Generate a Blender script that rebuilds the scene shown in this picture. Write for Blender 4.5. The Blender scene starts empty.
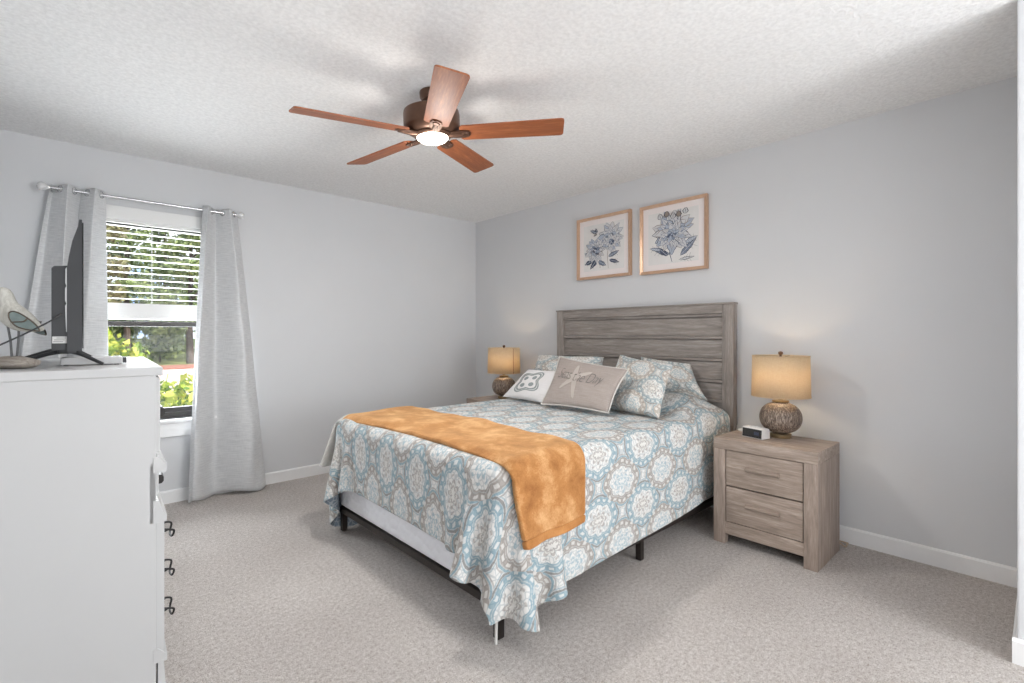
import bpy, bmesh, math, random
import numpy as np
from mathutils import Vector, Matrix
random.seed(7); rng = np.random.default_rng(11)
PI = math.pi
S = bpy.context.scene
COL = S.collection

# ------------------------------------------------------------------ camera, world, lights
CAM = np.array([-3.3595, -4.25105, 1.20497]); F = 490.28; YAW = 0.742903; Y0 = 334.894
cd = bpy.data.cameras.new('camera'); cam = bpy.data.objects.new('camera', cd); COL.objects.link(cam)
cam.location = CAM; cam.rotation_euler = (PI/2, 0, -YAW)
cd.sensor_width = 36; cd.lens = F/1024*36; cd.shift_y = (Y0-341.5)/1024; cd.clip_start = .02; cd.clip_end = 300
S.camera = cam
S.view_settings.view_transform = 'Standard'; S.view_settings.look = 'None'
S.view_settings.exposure = 0.30; S.view_settings.gamma = 1.0; S.view_settings.use_curve_mapping = False
S.cycles.max_bounces = 8; S.cycles.diffuse_bounces = 5; S.cycles.transparent_max_bounces = 12
S.cycles.sample_clamp_indirect = 6.0
try: S.cycles.use_denoising = True
except Exception: pass

W = bpy.data.worlds.new('sky'); S.world = W; W.use_nodes = True
wt = W.node_tree; wt.nodes.clear()
wo = wt.nodes.new('ShaderNodeOutputWorld'); wb = wt.nodes.new('ShaderNodeBackground')
wg = wt.nodes.new('ShaderNodeTexCoord'); wn = wt.nodes.new('ShaderNodeTexNoise'); wr = wt.nodes.new('ShaderNodeValToRGB')
wn.inputs['Scale'].default_value = 9; wn.inputs['Detail'].default_value = 5
wr.color_ramp.elements[0].position = .4; wr.color_ramp.elements[0].color = (.42, .60, .92, 1)
wr.color_ramp.elements[1].position = .62; wr.color_ramp.elements[1].color = (.95, .96, 1, 1)
wt.links.new(wg.outputs['Generated'], wn.inputs['Vector']); wt.links.new(wn.outputs['Fac'], wr.inputs['Fac'])
wt.links.new(wr.outputs['Color'], wb.inputs['Color']); wt.links.new(wb.outputs['Background'], wo.inputs['Surface'])
wb.inputs['Strength'].default_value = 1.3

def lamp(name, kind, loc, power, color=(1, 1, 1), size=1, size_y=None, target=None, radius=.05, spread=None):
    d = bpy.data.lights.new(name, kind); d.energy = power; d.color = color
    if kind == 'AREA':
        d.size = size
        if size_y: d.shape = 'RECTANGLE'; d.size_y = size_y
        if spread: d.spread = spread
    elif kind == 'POINT': d.shadow_soft_size = radius
    elif kind == 'SUN': d.angle = radius
    o = bpy.data.objects.new(name, d); COL.objects.link(o); o.location = loc
    if target is not None:
        o.rotation_euler = (Vector(target)-Vector(loc)).to_track_quat('-Z', 'Y').to_euler()
    return o
lamp('sunlight', 'SUN', (16, -14, 20), 7, (1, .96, .88), target=(3, 0, 0), radius=.01)
# light through the doorway behind the photographer
lamp('hall_daylight', 'AREA', (-1.25, -6.6, 1.15), 33, (.95, .98, 1), .8, 1.4, target=(-1.0, 0, .6))
# the photographer's flash bounced off the ceiling
lamp('bounced_flash', 'AREA', (-2.3, -5.7, .4), 46, (.96, .98, 1), 2.4, 2.4, target=(-1.85, -3.9, 2.44))
lamp('rear_fill_light', 'AREA', (-1.3, -6.7, 1.6), 30, (.95, .98, 1), 2.2, 1.4, target=(-1.3, 0, 1.3))  # added soft fill from behind the camera, no real source stands there
lamp('window_daylight', 'AREA', (-2.88, .40, 1.05), 58, (.94, .97, 1), .8, 1.1, target=(-2.3, -3, 2.3))

# ------------------------------------------------------------------ camera maths (for laying things out)
FW = np.array([math.sin(YAW), math.cos(YAW), 0]); RT = np.array([math.cos(YAW), -math.sin(YAW), 0]); UP = np.array([0, 0, 1.])

# ------------------------------------------------------------------ node helpers
class V:
    """a scalar socket with arithmetic"""
    def __init__(s, t, sock): s.t = t; s.s = sock
    def _op(s, op, *a):
        n = s.t.nodes.new('ShaderNodeMath'); n.operation = op
        for i, x in enumerate((s,)+a):
            if isinstance(x, V): s.t.links.new(x.s, n.inputs[i])
            else: n.inputs[i].default_value = x
        return V(s.t, n.outputs[0])
    def __add__(s, o): return s._op('ADD', o)
    __radd__ = __add__
    def __sub__(s, o): return s._op('SUBTRACT', o)
    def __mul__(s, o): return s._op('MULTIPLY', o)
    __rmul__ = __mul__
    def __truediv__(s, o): return s._op('DIVIDE', o)
    def __rsub__(s, o): return (s*-1)+o
    def floor(s): return s._op('FLOOR')
    def fract(s): return s._op('FRACT')
    def abs(s): return s._op('ABSOLUTE')
    def sin(s): return s._op('SINE')
    def cos(s): return s._op('COSINE')
    def sqrt(s): return s._op('SQRT')
    def atan2(s, o): return s._op('ARCTAN2', o)
    def lt(s, o): return s._op('LESS_THAN', o)
    def gt(s, o): return s._op('GREATER_THAN', o)
    def min(s, o): return s._op('MINIMUM', o)
    def max(s, o): return s._op('MAXIMUM', o)
    def band(s, c, w):   # 1 inside |s-c|<w, soft edge
        return ((s-c).abs()*(-1.0/w)+1.6)._op('MULTIPLY', 1.6).clamp()
    def clamp(s):
        n = s.t.nodes.new('ShaderNodeClamp'); s.t.links.new(s.s, n.inputs[0]); return V(s.t, n.outputs[0])

def new_mat(name):
    m = bpy.data.materials.new(name); m.use_nodes = True
    return m, m.node_tree, m.node_tree.nodes['Principled BSDF']
def lin(c):   # sRGB 0-255 -> linear
    return tuple(((x/255+.055)/1.055)**2.4 if x/255 > .04045 else x/255/12.92 for x in c)
def rgba(c): return tuple(lin(c))+(1,)
def mixc(t, fac, a, b, mode='MIX'):
    n = t.nodes.new('ShaderNodeMix'); n.data_type = 'RGBA'; n.blend_type = mode
    for i, x in ((0, fac), (6, a), (7, b)):
        if isinstance(x, V): t.links.new(x.s, n.inputs[i])
        elif hasattr(x, 'is_output'): t.links.new(x, n.inputs[i])
        else: n.inputs[i].default_value = x
    return n.outputs[2]
def coord(t, kind='Object', scale=None, rot=None):
    n = t.nodes.new('ShaderNodeTexCoord'); o = n.outputs[kind]
    if scale or rot:
        m = t.nodes.new('ShaderNodeMapping'); t.links.new(o, m.inputs[0])
        if scale: m.inputs['Scale'].default_value = scale
        if rot: m.inputs['Rotation'].default_value = rot
        o = m.outputs[0]
    return o
def noise(t, vec, scale, detail=3, rough=.55, dist=0):
    n = t.nodes.new('ShaderNodeTexNoise'); t.links.new(vec, n.inputs['Vector'])
    n.inputs['Scale'].default_value = scale; n.inputs['Detail'].default_value = detail
    n.inputs['Roughness'].default_value = rough; n.inputs['Distortion'].default_value = dist
    return n.outputs['Fac']
def ramp(t, fac, stops):
    n = t.nodes.new('ShaderNodeValToRGB'); t.links.new(fac, n.inputs[0])
    e = n.color_ramp.elements
    while len(e) < len(stops): e.new(.5)
    for k, (p, c) in zip(e, stops): k.position = p; k.color = c
    return n.outputs[0]
def bump(t, b, h, strength, dist=.01):
    n = t.nodes.new('ShaderNodeBump'); n.inputs['Strength'].default_value = strength; n.inputs['Distance'].default_value = dist
    t.links.new(h.s if isinstance(h, V) else h, n.inputs['Height']); t.links.new(n.outputs[0], b.inputs['Normal'])
def simple(name, c, rough=.5, metal=0, nz=0, nscale=30, bmp=0, bscale=200, spec=None, emit=None, estr=0):
    m, t, b = new_mat(name); b.inputs['Roughness'].default_value = rough; b.inputs['Metallic'].default_value = metal
    if spec is not None: b.inputs['Specular IOR Level'].default_value = spec
    v = coord(t)
    lo = tuple(x*(1-nz) for x in lin(c))+(1,); hi = tuple(min(1, x*(1+nz)) for x in lin(c))+(1,)
    t.links.new(ramp(t, noise(t, v, nscale), [(.3, lo), (.7, hi)]), b.inputs['Base Color'])
    if bmp: bump(t, b, noise(t, v, bscale, 4), bmp, .004)
    if emit: b.inputs['Emission Color'].default_value = rgba(emit); b.inputs['Emission Strength'].default_value = estr
    return m
def wood(name, c1, c2, axis=1, rough=.55, scale=1.0, stretch=14, c3=None):
    m, t, b = new_mat(name)
    sc = [stretch, stretch, stretch]; sc[axis] = 1.1
    v = coord(t, 'Object', tuple(x*scale for x in sc))
    n1 = noise(t, v, 3.2, 6, .68, .6); n2 = noise(t, coord(t, 'Object', tuple(x*scale*4 for x in sc)), 4, 3, .6)
    mixn = V(t, n1)*.7+V(t, n2)*.3
    st = [(.33, rgba(c1)), (.66, rgba(c2))]
    if c3: st = [(.3, rgba(c1)), (.52, rgba(c3)), (.7, rgba(c2))]
    t.links.new(ramp(t, mixn.s, st), b.inputs['Base Color'])
    b.inputs['Roughness'].default_value = rough; bump(t, b, mixn, .18, .004)
    return m

M = {}
# paint
M['wall'] = simple('grey_wall_paint', (213, 214, 216), .85, nz=.012, nscale=2, bmp=.05, bscale=130)
M['white'] = simple('white_trim_paint', (236, 236, 236), .45, nz=.01)
def ceiling_mat():
    m, t, b = new_mat('popcorn_ceiling'); v = coord(t)
    n = noise(t, v, 55, 5, .7); b.inputs['Roughness'].default_value = .95
    t.links.new(ramp(t, n, [(.3, rgba((228, 228, 228))), (.65, rgba((246, 246, 246)))]), b.inputs['Base Color'])
    bump(t, b, n, .55, .012); return m
M['ceiling'] = ceiling_mat()
def carpet_mat():
    m, t, b = new_mat('carpet_pile'); v = coord(t)
    fine = noise(t, v, 210, 3, .8); mid = noise(t, v, 60, 4, .75); big = noise(t, v, 1.3, 3, .5)
    f = V(t, fine)*.62+V(t, mid)*.38
    c = ramp(t, f.s, [(.34, rgba((136, 122, 111))), (.5, rgba((206, 199, 194))), (.66, rgba((244, 240, 237)))])
    c2 = ramp(t, big, [(.35, (.86, .85, .845, 1)), (.65, (1, 1, 1, 1))])
    t.links.new(mixc(t, 1.0, c, c2, 'MULTIPLY'), b.inputs['Base Color'])
    b.inputs['Roughness'].default_value = 1; b.inputs['Specular IOR Level'].default_value = .1
    bump(t, b, f, .9, .012); return m
M['carpet'] = carpet_mat()
M['dresser'] = simple('white_dresser_paint', (196, 196, 196), .42, nz=.012, nscale=4)
M['dark_gap'] = simple('dark_gap', (60, 60, 62), .8)
M['iron'] = simple('dark_iron', (48, 46, 46), .42, .7)
M['greywood_h'] = wood('grey_barn_wood_across', (116, 108, 104), (182, 174, 168), 1, c3=(150, 142, 136))
M['greywood_v'] = wood('grey_barn_wood_upright', (116, 108, 104), (180, 172, 166), 2, c3=(149, 141, 135))
M['nswood_h'] = wood('taupe_wood_across', (122, 108, 98), (194, 178, 166), 1, c3=(160, 144, 132))
M['nswood_v'] = wood('taupe_wood_upright', (118, 105, 96), (188, 172, 160), 2, c3=(155, 139, 128))
M['darkline'] = simple('painted_gap_shade', (70, 60, 54), .7)  # dark brown standing in for the shade around the nightstand drawers
M['fanblade'] = wood('walnut_fan_blade', (120, 66, 38), (186, 116, 72), 0, .5, c3=(152, 88, 52), stretch=10)
M['bronze'] = simple('oiled_bronze', (100, 74, 60), .38, .65, nz=.1)
M['fanlight'] = simple('lit_fan_glass', (255, 246, 232), .3, emit=(255, 244, 228), estr=6)
M['rosewood'] = simple('rose_gold_frame', (206, 170, 143), .3, .45, nz=.06)
M['mat_board'] = simple('picture_mat', (236, 228, 226), .8)
M['paper'] = simple('print_paper', (226, 224, 222), .8, nz=.03, nscale=12)
M['chrome'] = simple('brushed_nickel', (200, 200, 202), .22, .95)
M['crystal'] = simple('pale_finial', (228, 228, 228), .12, .3)
M['black_plastic'] = simple('black_plastic', (38, 39, 42), .45, nz=.03)
M['dark_plastic'] = simple('dark_grey_plastic', (42, 43, 46), .5, nz=.03)
M['screen'] = simple('dark_screen', (14, 14, 16), .12)
M['label_white'] = simple('sticker_paper', (205, 205, 203), .6)
M['label_text'] = simple('sticker_ink', (120, 120, 120), .6)
M['box_grey'] = simple('pale_grey_plastic', (208, 208, 209), .45)
M['window_bronze'] = simple('dark_window_frame', (38, 34, 32), .45)
M['blind'] = simple('white_blind', (232, 232, 231), .45)
M['bedmetal'] = simple('black_bed_steel', (46, 40, 37), .45, .4)
M['clear_plastic'] = simple('pale_leg_cap', (206, 204, 200), .4)
def glass_mat():
    m, t, b = new_mat('window_glass')
    t.nodes.remove(b); out = t.nodes['Material Output']
    tr = t.nodes.new('ShaderNodeBsdfTransparent'); gl = t.nodes.new('ShaderNodeBsdfGlossy'); mx = t.nodes.new('ShaderNodeMixShader')
    tr.inputs[0].default_value = (.97, .98, .98, 1); gl.inputs['Roughness'].default_value = .02; mx.inputs[0].default_value = .015
    t.links.new(tr.outputs[0], mx.inputs[1]); t.links.new(gl.outputs[0], mx.inputs[2]); t.links.new(mx.outputs[0], out.inputs[0]); return m
M['glass'] = glass_mat()
def fabric_slub(name, c1, c2, rough=.5, sheen=.3, spec=.5):
    m, t, b = new_mat(name)
    v = coord(t, 'UV', (9, 160, 1)); n = noise(t, v, 1.0, 3, .6); n2 = noise(t, coord(t, 'UV', (240, 20, 1)), 1.0, 2)
    f = V(t, n)*.7+V(t, n2)*.3
    t.links.new(ramp(t, f.s, [(.35, rgba(c1)), (.65, rgba(c2))]), b.inputs['Base Color'])
    b.inputs['Roughness'].default_value = rough; b.inputs['Sheen Weight'].default_value = sheen; b.inputs['Specular IOR Level'].default_value = spec
    bump(t, b, f, .12, .003); return m
M['curtain'] = fabric_slub('silver_curtain', (190, 191, 193), (219, 220, 221), .32, .1, .7)
def shade_mat():
    m, t, b = new_mat('linen_shade'); out = t.nodes['Material Output']; t.nodes.remove(b)
    n = noise(t, coord(t, 'Object', (60, 60, 400)), 1, 2); n2 = noise(t, coord(t, 'Object', (400, 400, 40)), 1, 2)
    c = ramp(t, (V(t, n)*.5+V(t, n2)*.5).s, [(.3, rgba((226, 208, 180))), (.7, rgba((244, 232, 210)))])
    d = t.nodes.new('ShaderNodeBsdfDiffuse'); tl = t.nodes.new('ShaderNodeBsdfTranslucent'); mx = t.nodes.new('ShaderNodeMixShader')
    t.links.new(c, d.inputs[0]); t.links.new(c, tl.inputs[0]); mx.inputs[0].default_value = .62
    t.links.new(d.outputs[0], mx.inputs[1]); t.links.new(tl.outputs[0], mx.inputs[2]); t.links.new(mx.outputs[0], out.inputs[0]); return m
M['shade'] = shade_mat()
def ceramic_mat():
    m, t, b = new_mat('etched_lamp_ceramic')
    v = coord(t, 'Object', (120, 120, 26)); n = noise(t, v, 1.2, 4, .7, .4)
    t.links.new(ramp(t, n, [(.34, rgba((70, 58, 50))), (.5, rgba((118, 102, 90))), (.64, rgba((176, 160, 146)))]), b.inputs['Base Color'])
    b.inputs['Roughness'].default_value = .45; b.inputs['Metallic'].default_value = .15; bump(t, b, n, .4, .004); return m
M['ceramic'] = ceramic_mat()
M['brass'] = simple('antique_brass', (176, 156, 122), .3, .85)
M['bulb'] = simple('lit_bulb', (255, 226, 170), .4, emit=(255, 214, 150), estr=14)
M['clock_white'] = simple('clock_case_white', (224, 222, 220), .4)
M['clock_face'] = simple('clock_face_black', (44, 42, 42), .3, nz=.3, nscale=80)
M['box_spring'] = None

def coverlet_mat(name, scale=1.0, base=(217, 215, 211), k=1.0, teal=(106, 143, 158), taupe=(136, 126, 118)):
    m, t, b = new_mat(name)
    uvn = t.nodes.new('ShaderNodeTexCoord'); sep = t.nodes.new('ShaderNodeSeparateXYZ')
    nz = t.nodes.new('ShaderNodeTexNoise'); nz.inputs['Scale'].default_value = 16; nz.inputs['Detail'].default_value = 2
    t.links.new(uvn.outputs['UV'], nz.inputs['Vector']); t.links.new(uvn.outputs['UV'], sep.inputs[0])
    wob = (V(t, nz.outputs['Fac'])-.5)*.022
    u = (V(t, sep.outputs[0])+wob)*(scale); v = (V(t, sep.outputs[1])+wob)*scale
    P, Q = .37, .29
    au = (u/P).fract()-.5; av = (v/Q).fract()-.5
    bu = (u/P+.5).fract()-.5; bv = (v/Q+.5).fract()-.5
    def rad(a, c):
        x = a*P*.80; y = c*Q*1.0
        r = (x*x+y*y).sqrt(); th = y.atan2(x)
        # lobed outline: eight scallops, pointed ogee ends
        lob = (th*4).cos().abs()*.010+(th*2).cos()*.006
        return r-lob, th
    rA, tA = rad(au, av); rB, tB = rad(bu, bv)
    isA = rA.lt(rB)
    r = rA.min(rB)
    th = tA*isA+tB*(1-isA)
    teal = rgba(teal); taupe = rgba(taupe); dark = rgba((108, 104, 102)); bg = rgba(base)
    pale = rgba((202, 206, 208))
    ringc = mixc(t, isA, teal, taupe); flowc = mixc(t, isA, rgba((134, 122, 112)), rgba((116, 158, 176)))
    col = mixc(t, V(t, nz.outputs['Fac']).band(.5, .5)*.12, bg, pale)
    # ground between medallions: fine mottled scrolls
    vo = t.nodes.new('ShaderNodeTexVoronoi'); vo.feature = 'DISTANCE_TO_EDGE'; vo.inputs['Scale'].default_value = 46*scale
    t.links.new(uvn.outputs['UV'], vo.inputs['Vector'])
    sc = V(t, vo.outputs['Distance']).lt(.09)
    col = mixc(t, sc*.55*k, col, rgba((150, 160, 166)))
    # outer band with chain links, thin lines either side
    band = r.band(.0885, .0115); col = mixc(t, band*.85*k, col, ringc)
    chain = ((th*17).sin().gt(-.1))*(r.band(.0885, .0048)); col = mixc(t, chain*.9*k, col, bg)
    l1 = r.band(.1085, .0034); col = mixc(t, l1*.85*k, col, mixc(t, isA, dark, teal))
    l3 = r.band(.118, .0022); col = mixc(t, l3*.6*k, col, ringc)
    l2 = r.band(.069, .0024); col = mixc(t, l2*.8*k, col, ringc)
    # flower: petals round a centre
    pet = (r-(th*4).cos().abs()*.012); fl = pet.lt(.023); col = mixc(t, fl*.6*k, col, flowc)
    gapr = r.band(.018, .003)*((th*4).cos().abs().gt(.35)); col = mixc(t, gapr*.8, col, bg)
    cen = r.lt(.007); col = mixc(t, cen*.9, col, bg)
    dots = r.band(.050, .0035)*((th*8).sin().gt(.45)); col = mixc(t, dots*.55*k, col, flowc)
    t.links.new(col, b.inputs['Base Color'])
    b.inputs['Roughness'].default_value = .9; b.inputs['Sheen Weight'].default_value = .1; b.inputs['Specular IOR Level'].default_value = .2
    pk = t.nodes.new('ShaderNodeTexVoronoi'); pk.inputs['Scale'].default_value = 38; t.links.new(uvn.outputs['UV'], pk.inputs['Vector'])
    h = (r*55).sin()*.5-V(t, pk.outputs['Distance'])*1.0
    bump(t, b, h, .5, .006)
    return m
M['coverlet'] = coverlet_mat('medallion_coverlet', k=.84)
M['sham'] = coverlet_mat('medallion_sham', .92, (226, 223, 217), .80, (120, 146, 156), (158, 144, 130))
def lining():
    m, t, b = new_mat('grey_blue_lining'); v = coord(t, 'UV')
    vo = t.nodes.new('ShaderNodeTexVoronoi'); vo.feature = 'DISTANCE_TO_EDGE'; vo.inputs['Scale'].default_value = 34; t.links.new(v, vo.inputs['Vector'])
    k = V(t, vo.outputs['Distance']).lt(.06)
    t.links.new(mixc(t, k*.6, rgba((128, 140, 152)), rgba((196, 202, 206))), b.inputs['Base Color']); b.inputs['Roughness'].default_value = .9; return m
M['lining'] = lining()
def plush(name, c1, c2, c3):
    m, t, b = new_mat(name); v = coord(t)
    n = noise(t, v, 9, 5, .6, .15); n2 = noise(t, v, 160, 2)
    f = V(t, n)*.82+V(t, n2)*.18
    t.links.new(ramp(t, f.s, [(.34, rgba(c1)), (.5, rgba(c2)), (.66, rgba(c3))]), b.inputs['Base Color'])
    b.inputs['Roughness'].default_value = .85; b.inputs['Sheen Weight'].default_value = .5; b.inputs['Specular IOR Level'].default_value = .15
    b.inputs['Sheen Tint'].default_value = rgba((255, 214, 160))
    bump(t, b, f, .5, .006); return m
M['throw'] = plush('golden_plush', (146, 94, 52), (178, 124, 74), (212, 166, 118))
M['throw_edge'] = plush('golden_plush_binding', (150, 98, 52), (174, 118, 68), (190, 136, 84))
M['throw_back'] = simple('pale_grey_fleece', (196, 193, 188), .95, nz=.05, nscale=40, bmp=.3, bscale=120)
def quilt_white():
    m, t, b = new_mat('quilted_white_ticking'); v = coord(t, 'Object', (1, 1, 1))
    vo = t.nodes.new('ShaderNodeTexVoronoi'); vo.inputs['Scale'].default_value = 26; t.links.new(v, vo.inputs['Vector'])
    b.inputs['Base Color'].default_value = rgba((226, 227, 232)); b.inputs['Roughness'].default_value = .85
    bump(t, b, V(t, vo.outputs['Distance'])*-1, .6, .01); return m
M['box_spring'] = quilt_white()
M['taupe_cloth'] = fabric_slub('taupe_cushion_cloth', (152, 142, 136), (170, 160, 154), .9, .1, .2)
M['white_cloth'] = fabric_slub('white_cushion_cloth', (222, 220, 220), (234, 232, 232), .9, .1, .2)
M['star_cloth'] = simple('pale_star_print', (180, 171, 164), .9)
M['script_ink'] = simple('grey_script_print', (122, 117, 114), .9)
M['piping'] = simple('pale_piping', (206, 202, 196), .8)
M['embroid'] = simple('grey_green_embroidery', (150, 158, 157), .85, nz=.1, nscale=200)
M['embroid_dark'] = simple('slate_embroidery', (146, 154, 154), .85)
M['driftwood'] = wood('driftwood', (128, 116, 106), (196, 188, 178), 0, .8, 3, 8)
M['bird_body'] = wood('whitewashed_carved_wood', (176, 172, 162), (222, 220, 212), 2, .7, 3, 8)
M['bird_wing'] = simple('verdigris_metal', (132, 146, 144), .4, .45, nz=.12, nscale=40)
M['bird_rim'] = simple('aged_bronze_rim', (104, 94, 84), .4, .6)
M['grey_metal'] = simple('grey_metal_leg', (110, 110, 110), .4, .6)

# ------------------------------------------------------------------ mesh helpers
def link(name, me, mats, parent=None, smooth=True, angle=40):
    for m in (mats if isinstance(mats, (list, tuple)) else [mats]): me.materials.append(m)
    if smooth:
        me.polygons.foreach_set('use_smooth', [True]*len(me.polygons))
        try: me.set_sharp_from_angle(angle=math.radians(angle))
        except Exception: pass
    o = bpy.data.objects.new(name, me); COL.objects.link(o)
    if parent: o.parent = parent
    return o
def from_bm(name, bm, mats, parent=None, smooth=True, angle=40):
    bmesh.ops.recalc_face_normals(bm, faces=bm.faces)
    me = bpy.data.meshes.new(name); bm.to_mesh(me); bm.free()
    return link(name, me, mats, parent, smooth, angle)
def bm_new(): return bmesh.new()
def box(bm, x0, x1, y0, y1, z0, z1, bev=0, mat=0, seg=2):
    vs = [bm.verts.new(p) for p in ((x0,y0,z0),(x1,y0,z0),(x1,y1,z0),(x0,y1,z0),(x0,y0,z1),(x1,y0,z1),(x1,y1,z1),(x0,y1,z1))]
    fs = [bm.faces.new([vs[i] for i in q]) for q in ((0,3,2,1),(4,5,6,7),(0,1,5,4),(1,2,6,5),(2,3,7,6),(3,0,4,7))]
    if bev:
        es = list({e for f in fs for e in f.edges})
        r = bmesh.ops.bevel(bm, geom=es, offset=bev, segments=seg, profile=.6, affect='EDGES')
        fs = list({f for v in vs if v.is_valid for f in v.link_faces} | set(r['faces']) | {f for f in fs if f.is_valid})
    for f in fs:
        if f.is_valid: f.material_index = mat
    return fs
def prism(bm, pts, axis, a, b, mat=0):
    """extrude the 2-D outline pts along axis from a to b"""
    def P(p, w):
        q = list(p); q.insert(axis, w); return q
    lo = [bm.verts.new(P(p, a)) for p in pts]; hi = [bm.verts.new(P(p, b)) for p in pts]
    n = len(pts); fs = [bm.faces.new(lo), bm.faces.new(hi)]
    for i in range(n): fs.append(bm.faces.new((lo[i], lo[(i+1)%n], hi[(i+1)%n], hi[i])))
    for f in fs: f.material_index = mat
    return fs
def lathe(bm, prof, c=(0, 0, 0), n=40, mat=0):
    rings = []
    for r, z in prof:
        if r < 1e-6: rings.append([bm.verts.new((c[0], c[1], c[2]+z))])
        else: rings.append([bm.verts.new((c[0]+r*math.cos(2*PI*i/n), c[1]+r*math.sin(2*PI*i/n), c[2]+z)) for i in range(n)])
    for a, b in zip(rings, rings[1:]):
        for i in range(n):
            j = (i+1) % n
            if len(a) == 1 and len(b) == 1: continue
            if len(a) == 1: f = bm.faces.new((a[0], b[i], b[j]))
            elif len(b) == 1: f = bm.faces.new((a[i], a[j], b[0]))
            else: f = bm.faces.new((a[i], a[j], b[j], b[i]))
            f.material_index = mat
def tube(bm, pts, r, n=10, mat=0, caps=True):
    pts = [Vector(p) for p in pts]; rs = r if isinstance(r, (list, tuple)) else [r]*len(pts)
    rings = []; prev = None
    for i, p in enumerate(pts):
        t = (pts[min(i+1, len(pts)-1)]-pts[max(i-1, 0)]).normalized()
        if prev is None:
            u = t.cross(Vector((0, 0, 1)));
            if u.length < .1: u = t.cross(Vector((1, 0, 0)))
        else: u = prev-t*prev.dot(t)
        u.normalize(); prev = u; w = t.cross(u)
        rings.append([bm.verts.new(p+(u*math.cos(2*PI*k/n)+w*math.sin(2*PI*k/n))*rs[i]) for k in range(n)])
    for a, b in zip(rings, rings[1:]):
        for k in range(n):
            f = bm.faces.new((a[k], a[(k+1)%n], b[(k+1)%n], b[k])); f.material_index = mat
    if caps:
        bm.faces.new(rings[0][::-1]).material_index = mat; bm.faces.new(rings[-1]).material_index = mat
def smooth_path(pts, k=6):
    pts = [Vector(p) for p in pts]; out = []
    P = [pts[0]]+pts+[pts[-1]]
    for i in range(1, len(P)-2):
        for j in range(k):
            t = j/k; a, b, c, d = P[i-1:i+3]
            out.append(.5*((2*b)+(c-a)*t+(2*a-5*b+4*c-d)*t*t+(3*b-a-3*c+d)*t**3))
    out.append(pts[-1]); return out
def grid_mesh(name, P, UV=None):
    """P: (m,n,3) array -> mesh"""
    m, n = P.shape[:2]
    me = bpy.data.meshes.new(name)
    idx = np.arange(m*n).reshape(m, n)
    q = np.stack([idx[:-1, :-1], idx[1:, :-1], idx[1:, 1:], idx[:-1, 1:]], -1).reshape(-1, 4)
    me.from_pydata(P.reshape(-1, 3).tolist(), [], q.tolist())
    if UV is not None:
        l = me.uv_layers.new(name='UVMap'); U = UV.reshape(-1, 2)[q.reshape(-1)]
        l.data.foreach_set('uv', U.astype(np.float32).ravel())
    me.update(); return me
def thing(name, label, cat, loc=(0, 0, 0), rz=0, group=None):
    o = bpy.data.objects.new(name, None); COL.objects.link(o); o.location = loc; o.rotation_euler = (0, 0, rz)
    o.empty_display_size = .1
    o['label'] = label; o['category'] = cat
    if group: o['group'] = group
    return o
def tag(o, label, cat, group=None):
    o['label'] = label; o['category'] = cat
    if group: o['group'] = group
    return o
def struct(o, label=None):
    o['kind'] = 'structure'
    if label: o['label'] = label
    return o
def copy_tree(o, parent=None):
    c = o.copy(); COL.objects.link(c)
    if parent: c.parent = parent
    for ch in list(o.children): copy_tree(ch, c)
    return c

# ================================================================== THE ROOM
H = 2.44; XL = -3.72; YF = -7.0; TH = .14
WX0, WX1, WZ0, WZ1 = -3.33, -2.45, .60, 2.03          # window opening in the far wall
bm = bm_new(); box(bm, XL-TH, TH, YF-TH, TH, -.1, 0); struct(from_bm('floor', bm, M['carpet'], smooth=False))
bm = bm_new(); box(bm, XL-TH, TH, YF-TH, TH, H, H+.12); struct(from_bm('ceiling', bm, M['ceiling'], smooth=False))
bm = bm_new()
box(bm, XL-TH, WX0, 0, TH, 0, H); box(bm, WX1, TH, 0, TH, 0, H); box(bm, WX0, WX1, 0, TH, 0, WZ0); box(bm, WX0, WX1, 0, TH, WZ1, H)
struct(from_bm('wall_back', bm, M['wall'], smooth=False))
bm = bm_new(); box(bm, 0, TH, YF-TH, 0, 0, H); struct(from_bm('wall_right', bm, M['wall'], smooth=False))
bm = bm_new(); box(bm, XL-TH, XL, YF-TH, 0, 0, H); struct(from_bm('wall_left', bm, M['wall'], smooth=False))
bm = bm_new(); box(bm, XL, 0, YF-TH, YF, 0, H); struct(from_bm('wall_front', bm, M['wall'], smooth=False))
# the wall return at the right edge of the picture
KX, KY = -.776, -4.18
bm = bm_new(); box(bm, KX, 0, -4.34, KY, 0, H, .006); struct(from_bm('wall_return', bm, M['wall'], smooth=False))
def skirting(name, pts2, h=.092, t=.013):
    """baseboard along straight run between two points, thickness to the left of the run"""
    bm = bm_new()
    (ax, ay), (bx, by), (nx, ny) = pts2
    prof = [(0, 0), (t, 0), (t, h-.010), (t*.55, h-.002), (0, h)]
    rings = []
    for px, py in ((ax, ay), (bx, by)):
        rings.append([bm.verts.new((px+nx*d, py+ny*d, z)) for d, z in prof])
    n = len(prof)
    for i in range(n): bm.faces.new((rings[0][i], rings[0][(i+1)%n], rings[1][(i+1)%n], rings[1][i]))
    bm.faces.new(rings[0]); bm.faces.new(rings[1][::-1])
    return struct(from_bm(name, bm, M['white'], smooth=False))
skirting('baseboard_back', ((XL, 0), (-.013, 0), (0, -1)))
skirting('baseboard_right', ((0, KY), (0, 0), (-1, 0)))
skirting('baseboard_left', ((XL, YF), (XL, 0), (1, 0)))
skirting('baseboard_return', ((KX, -4.34), (KX, KY+.013), (-1, 0)))
skirting('baseboard_closet', ((KX+.001, KY), (-.013, KY), (0, 1)))

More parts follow.
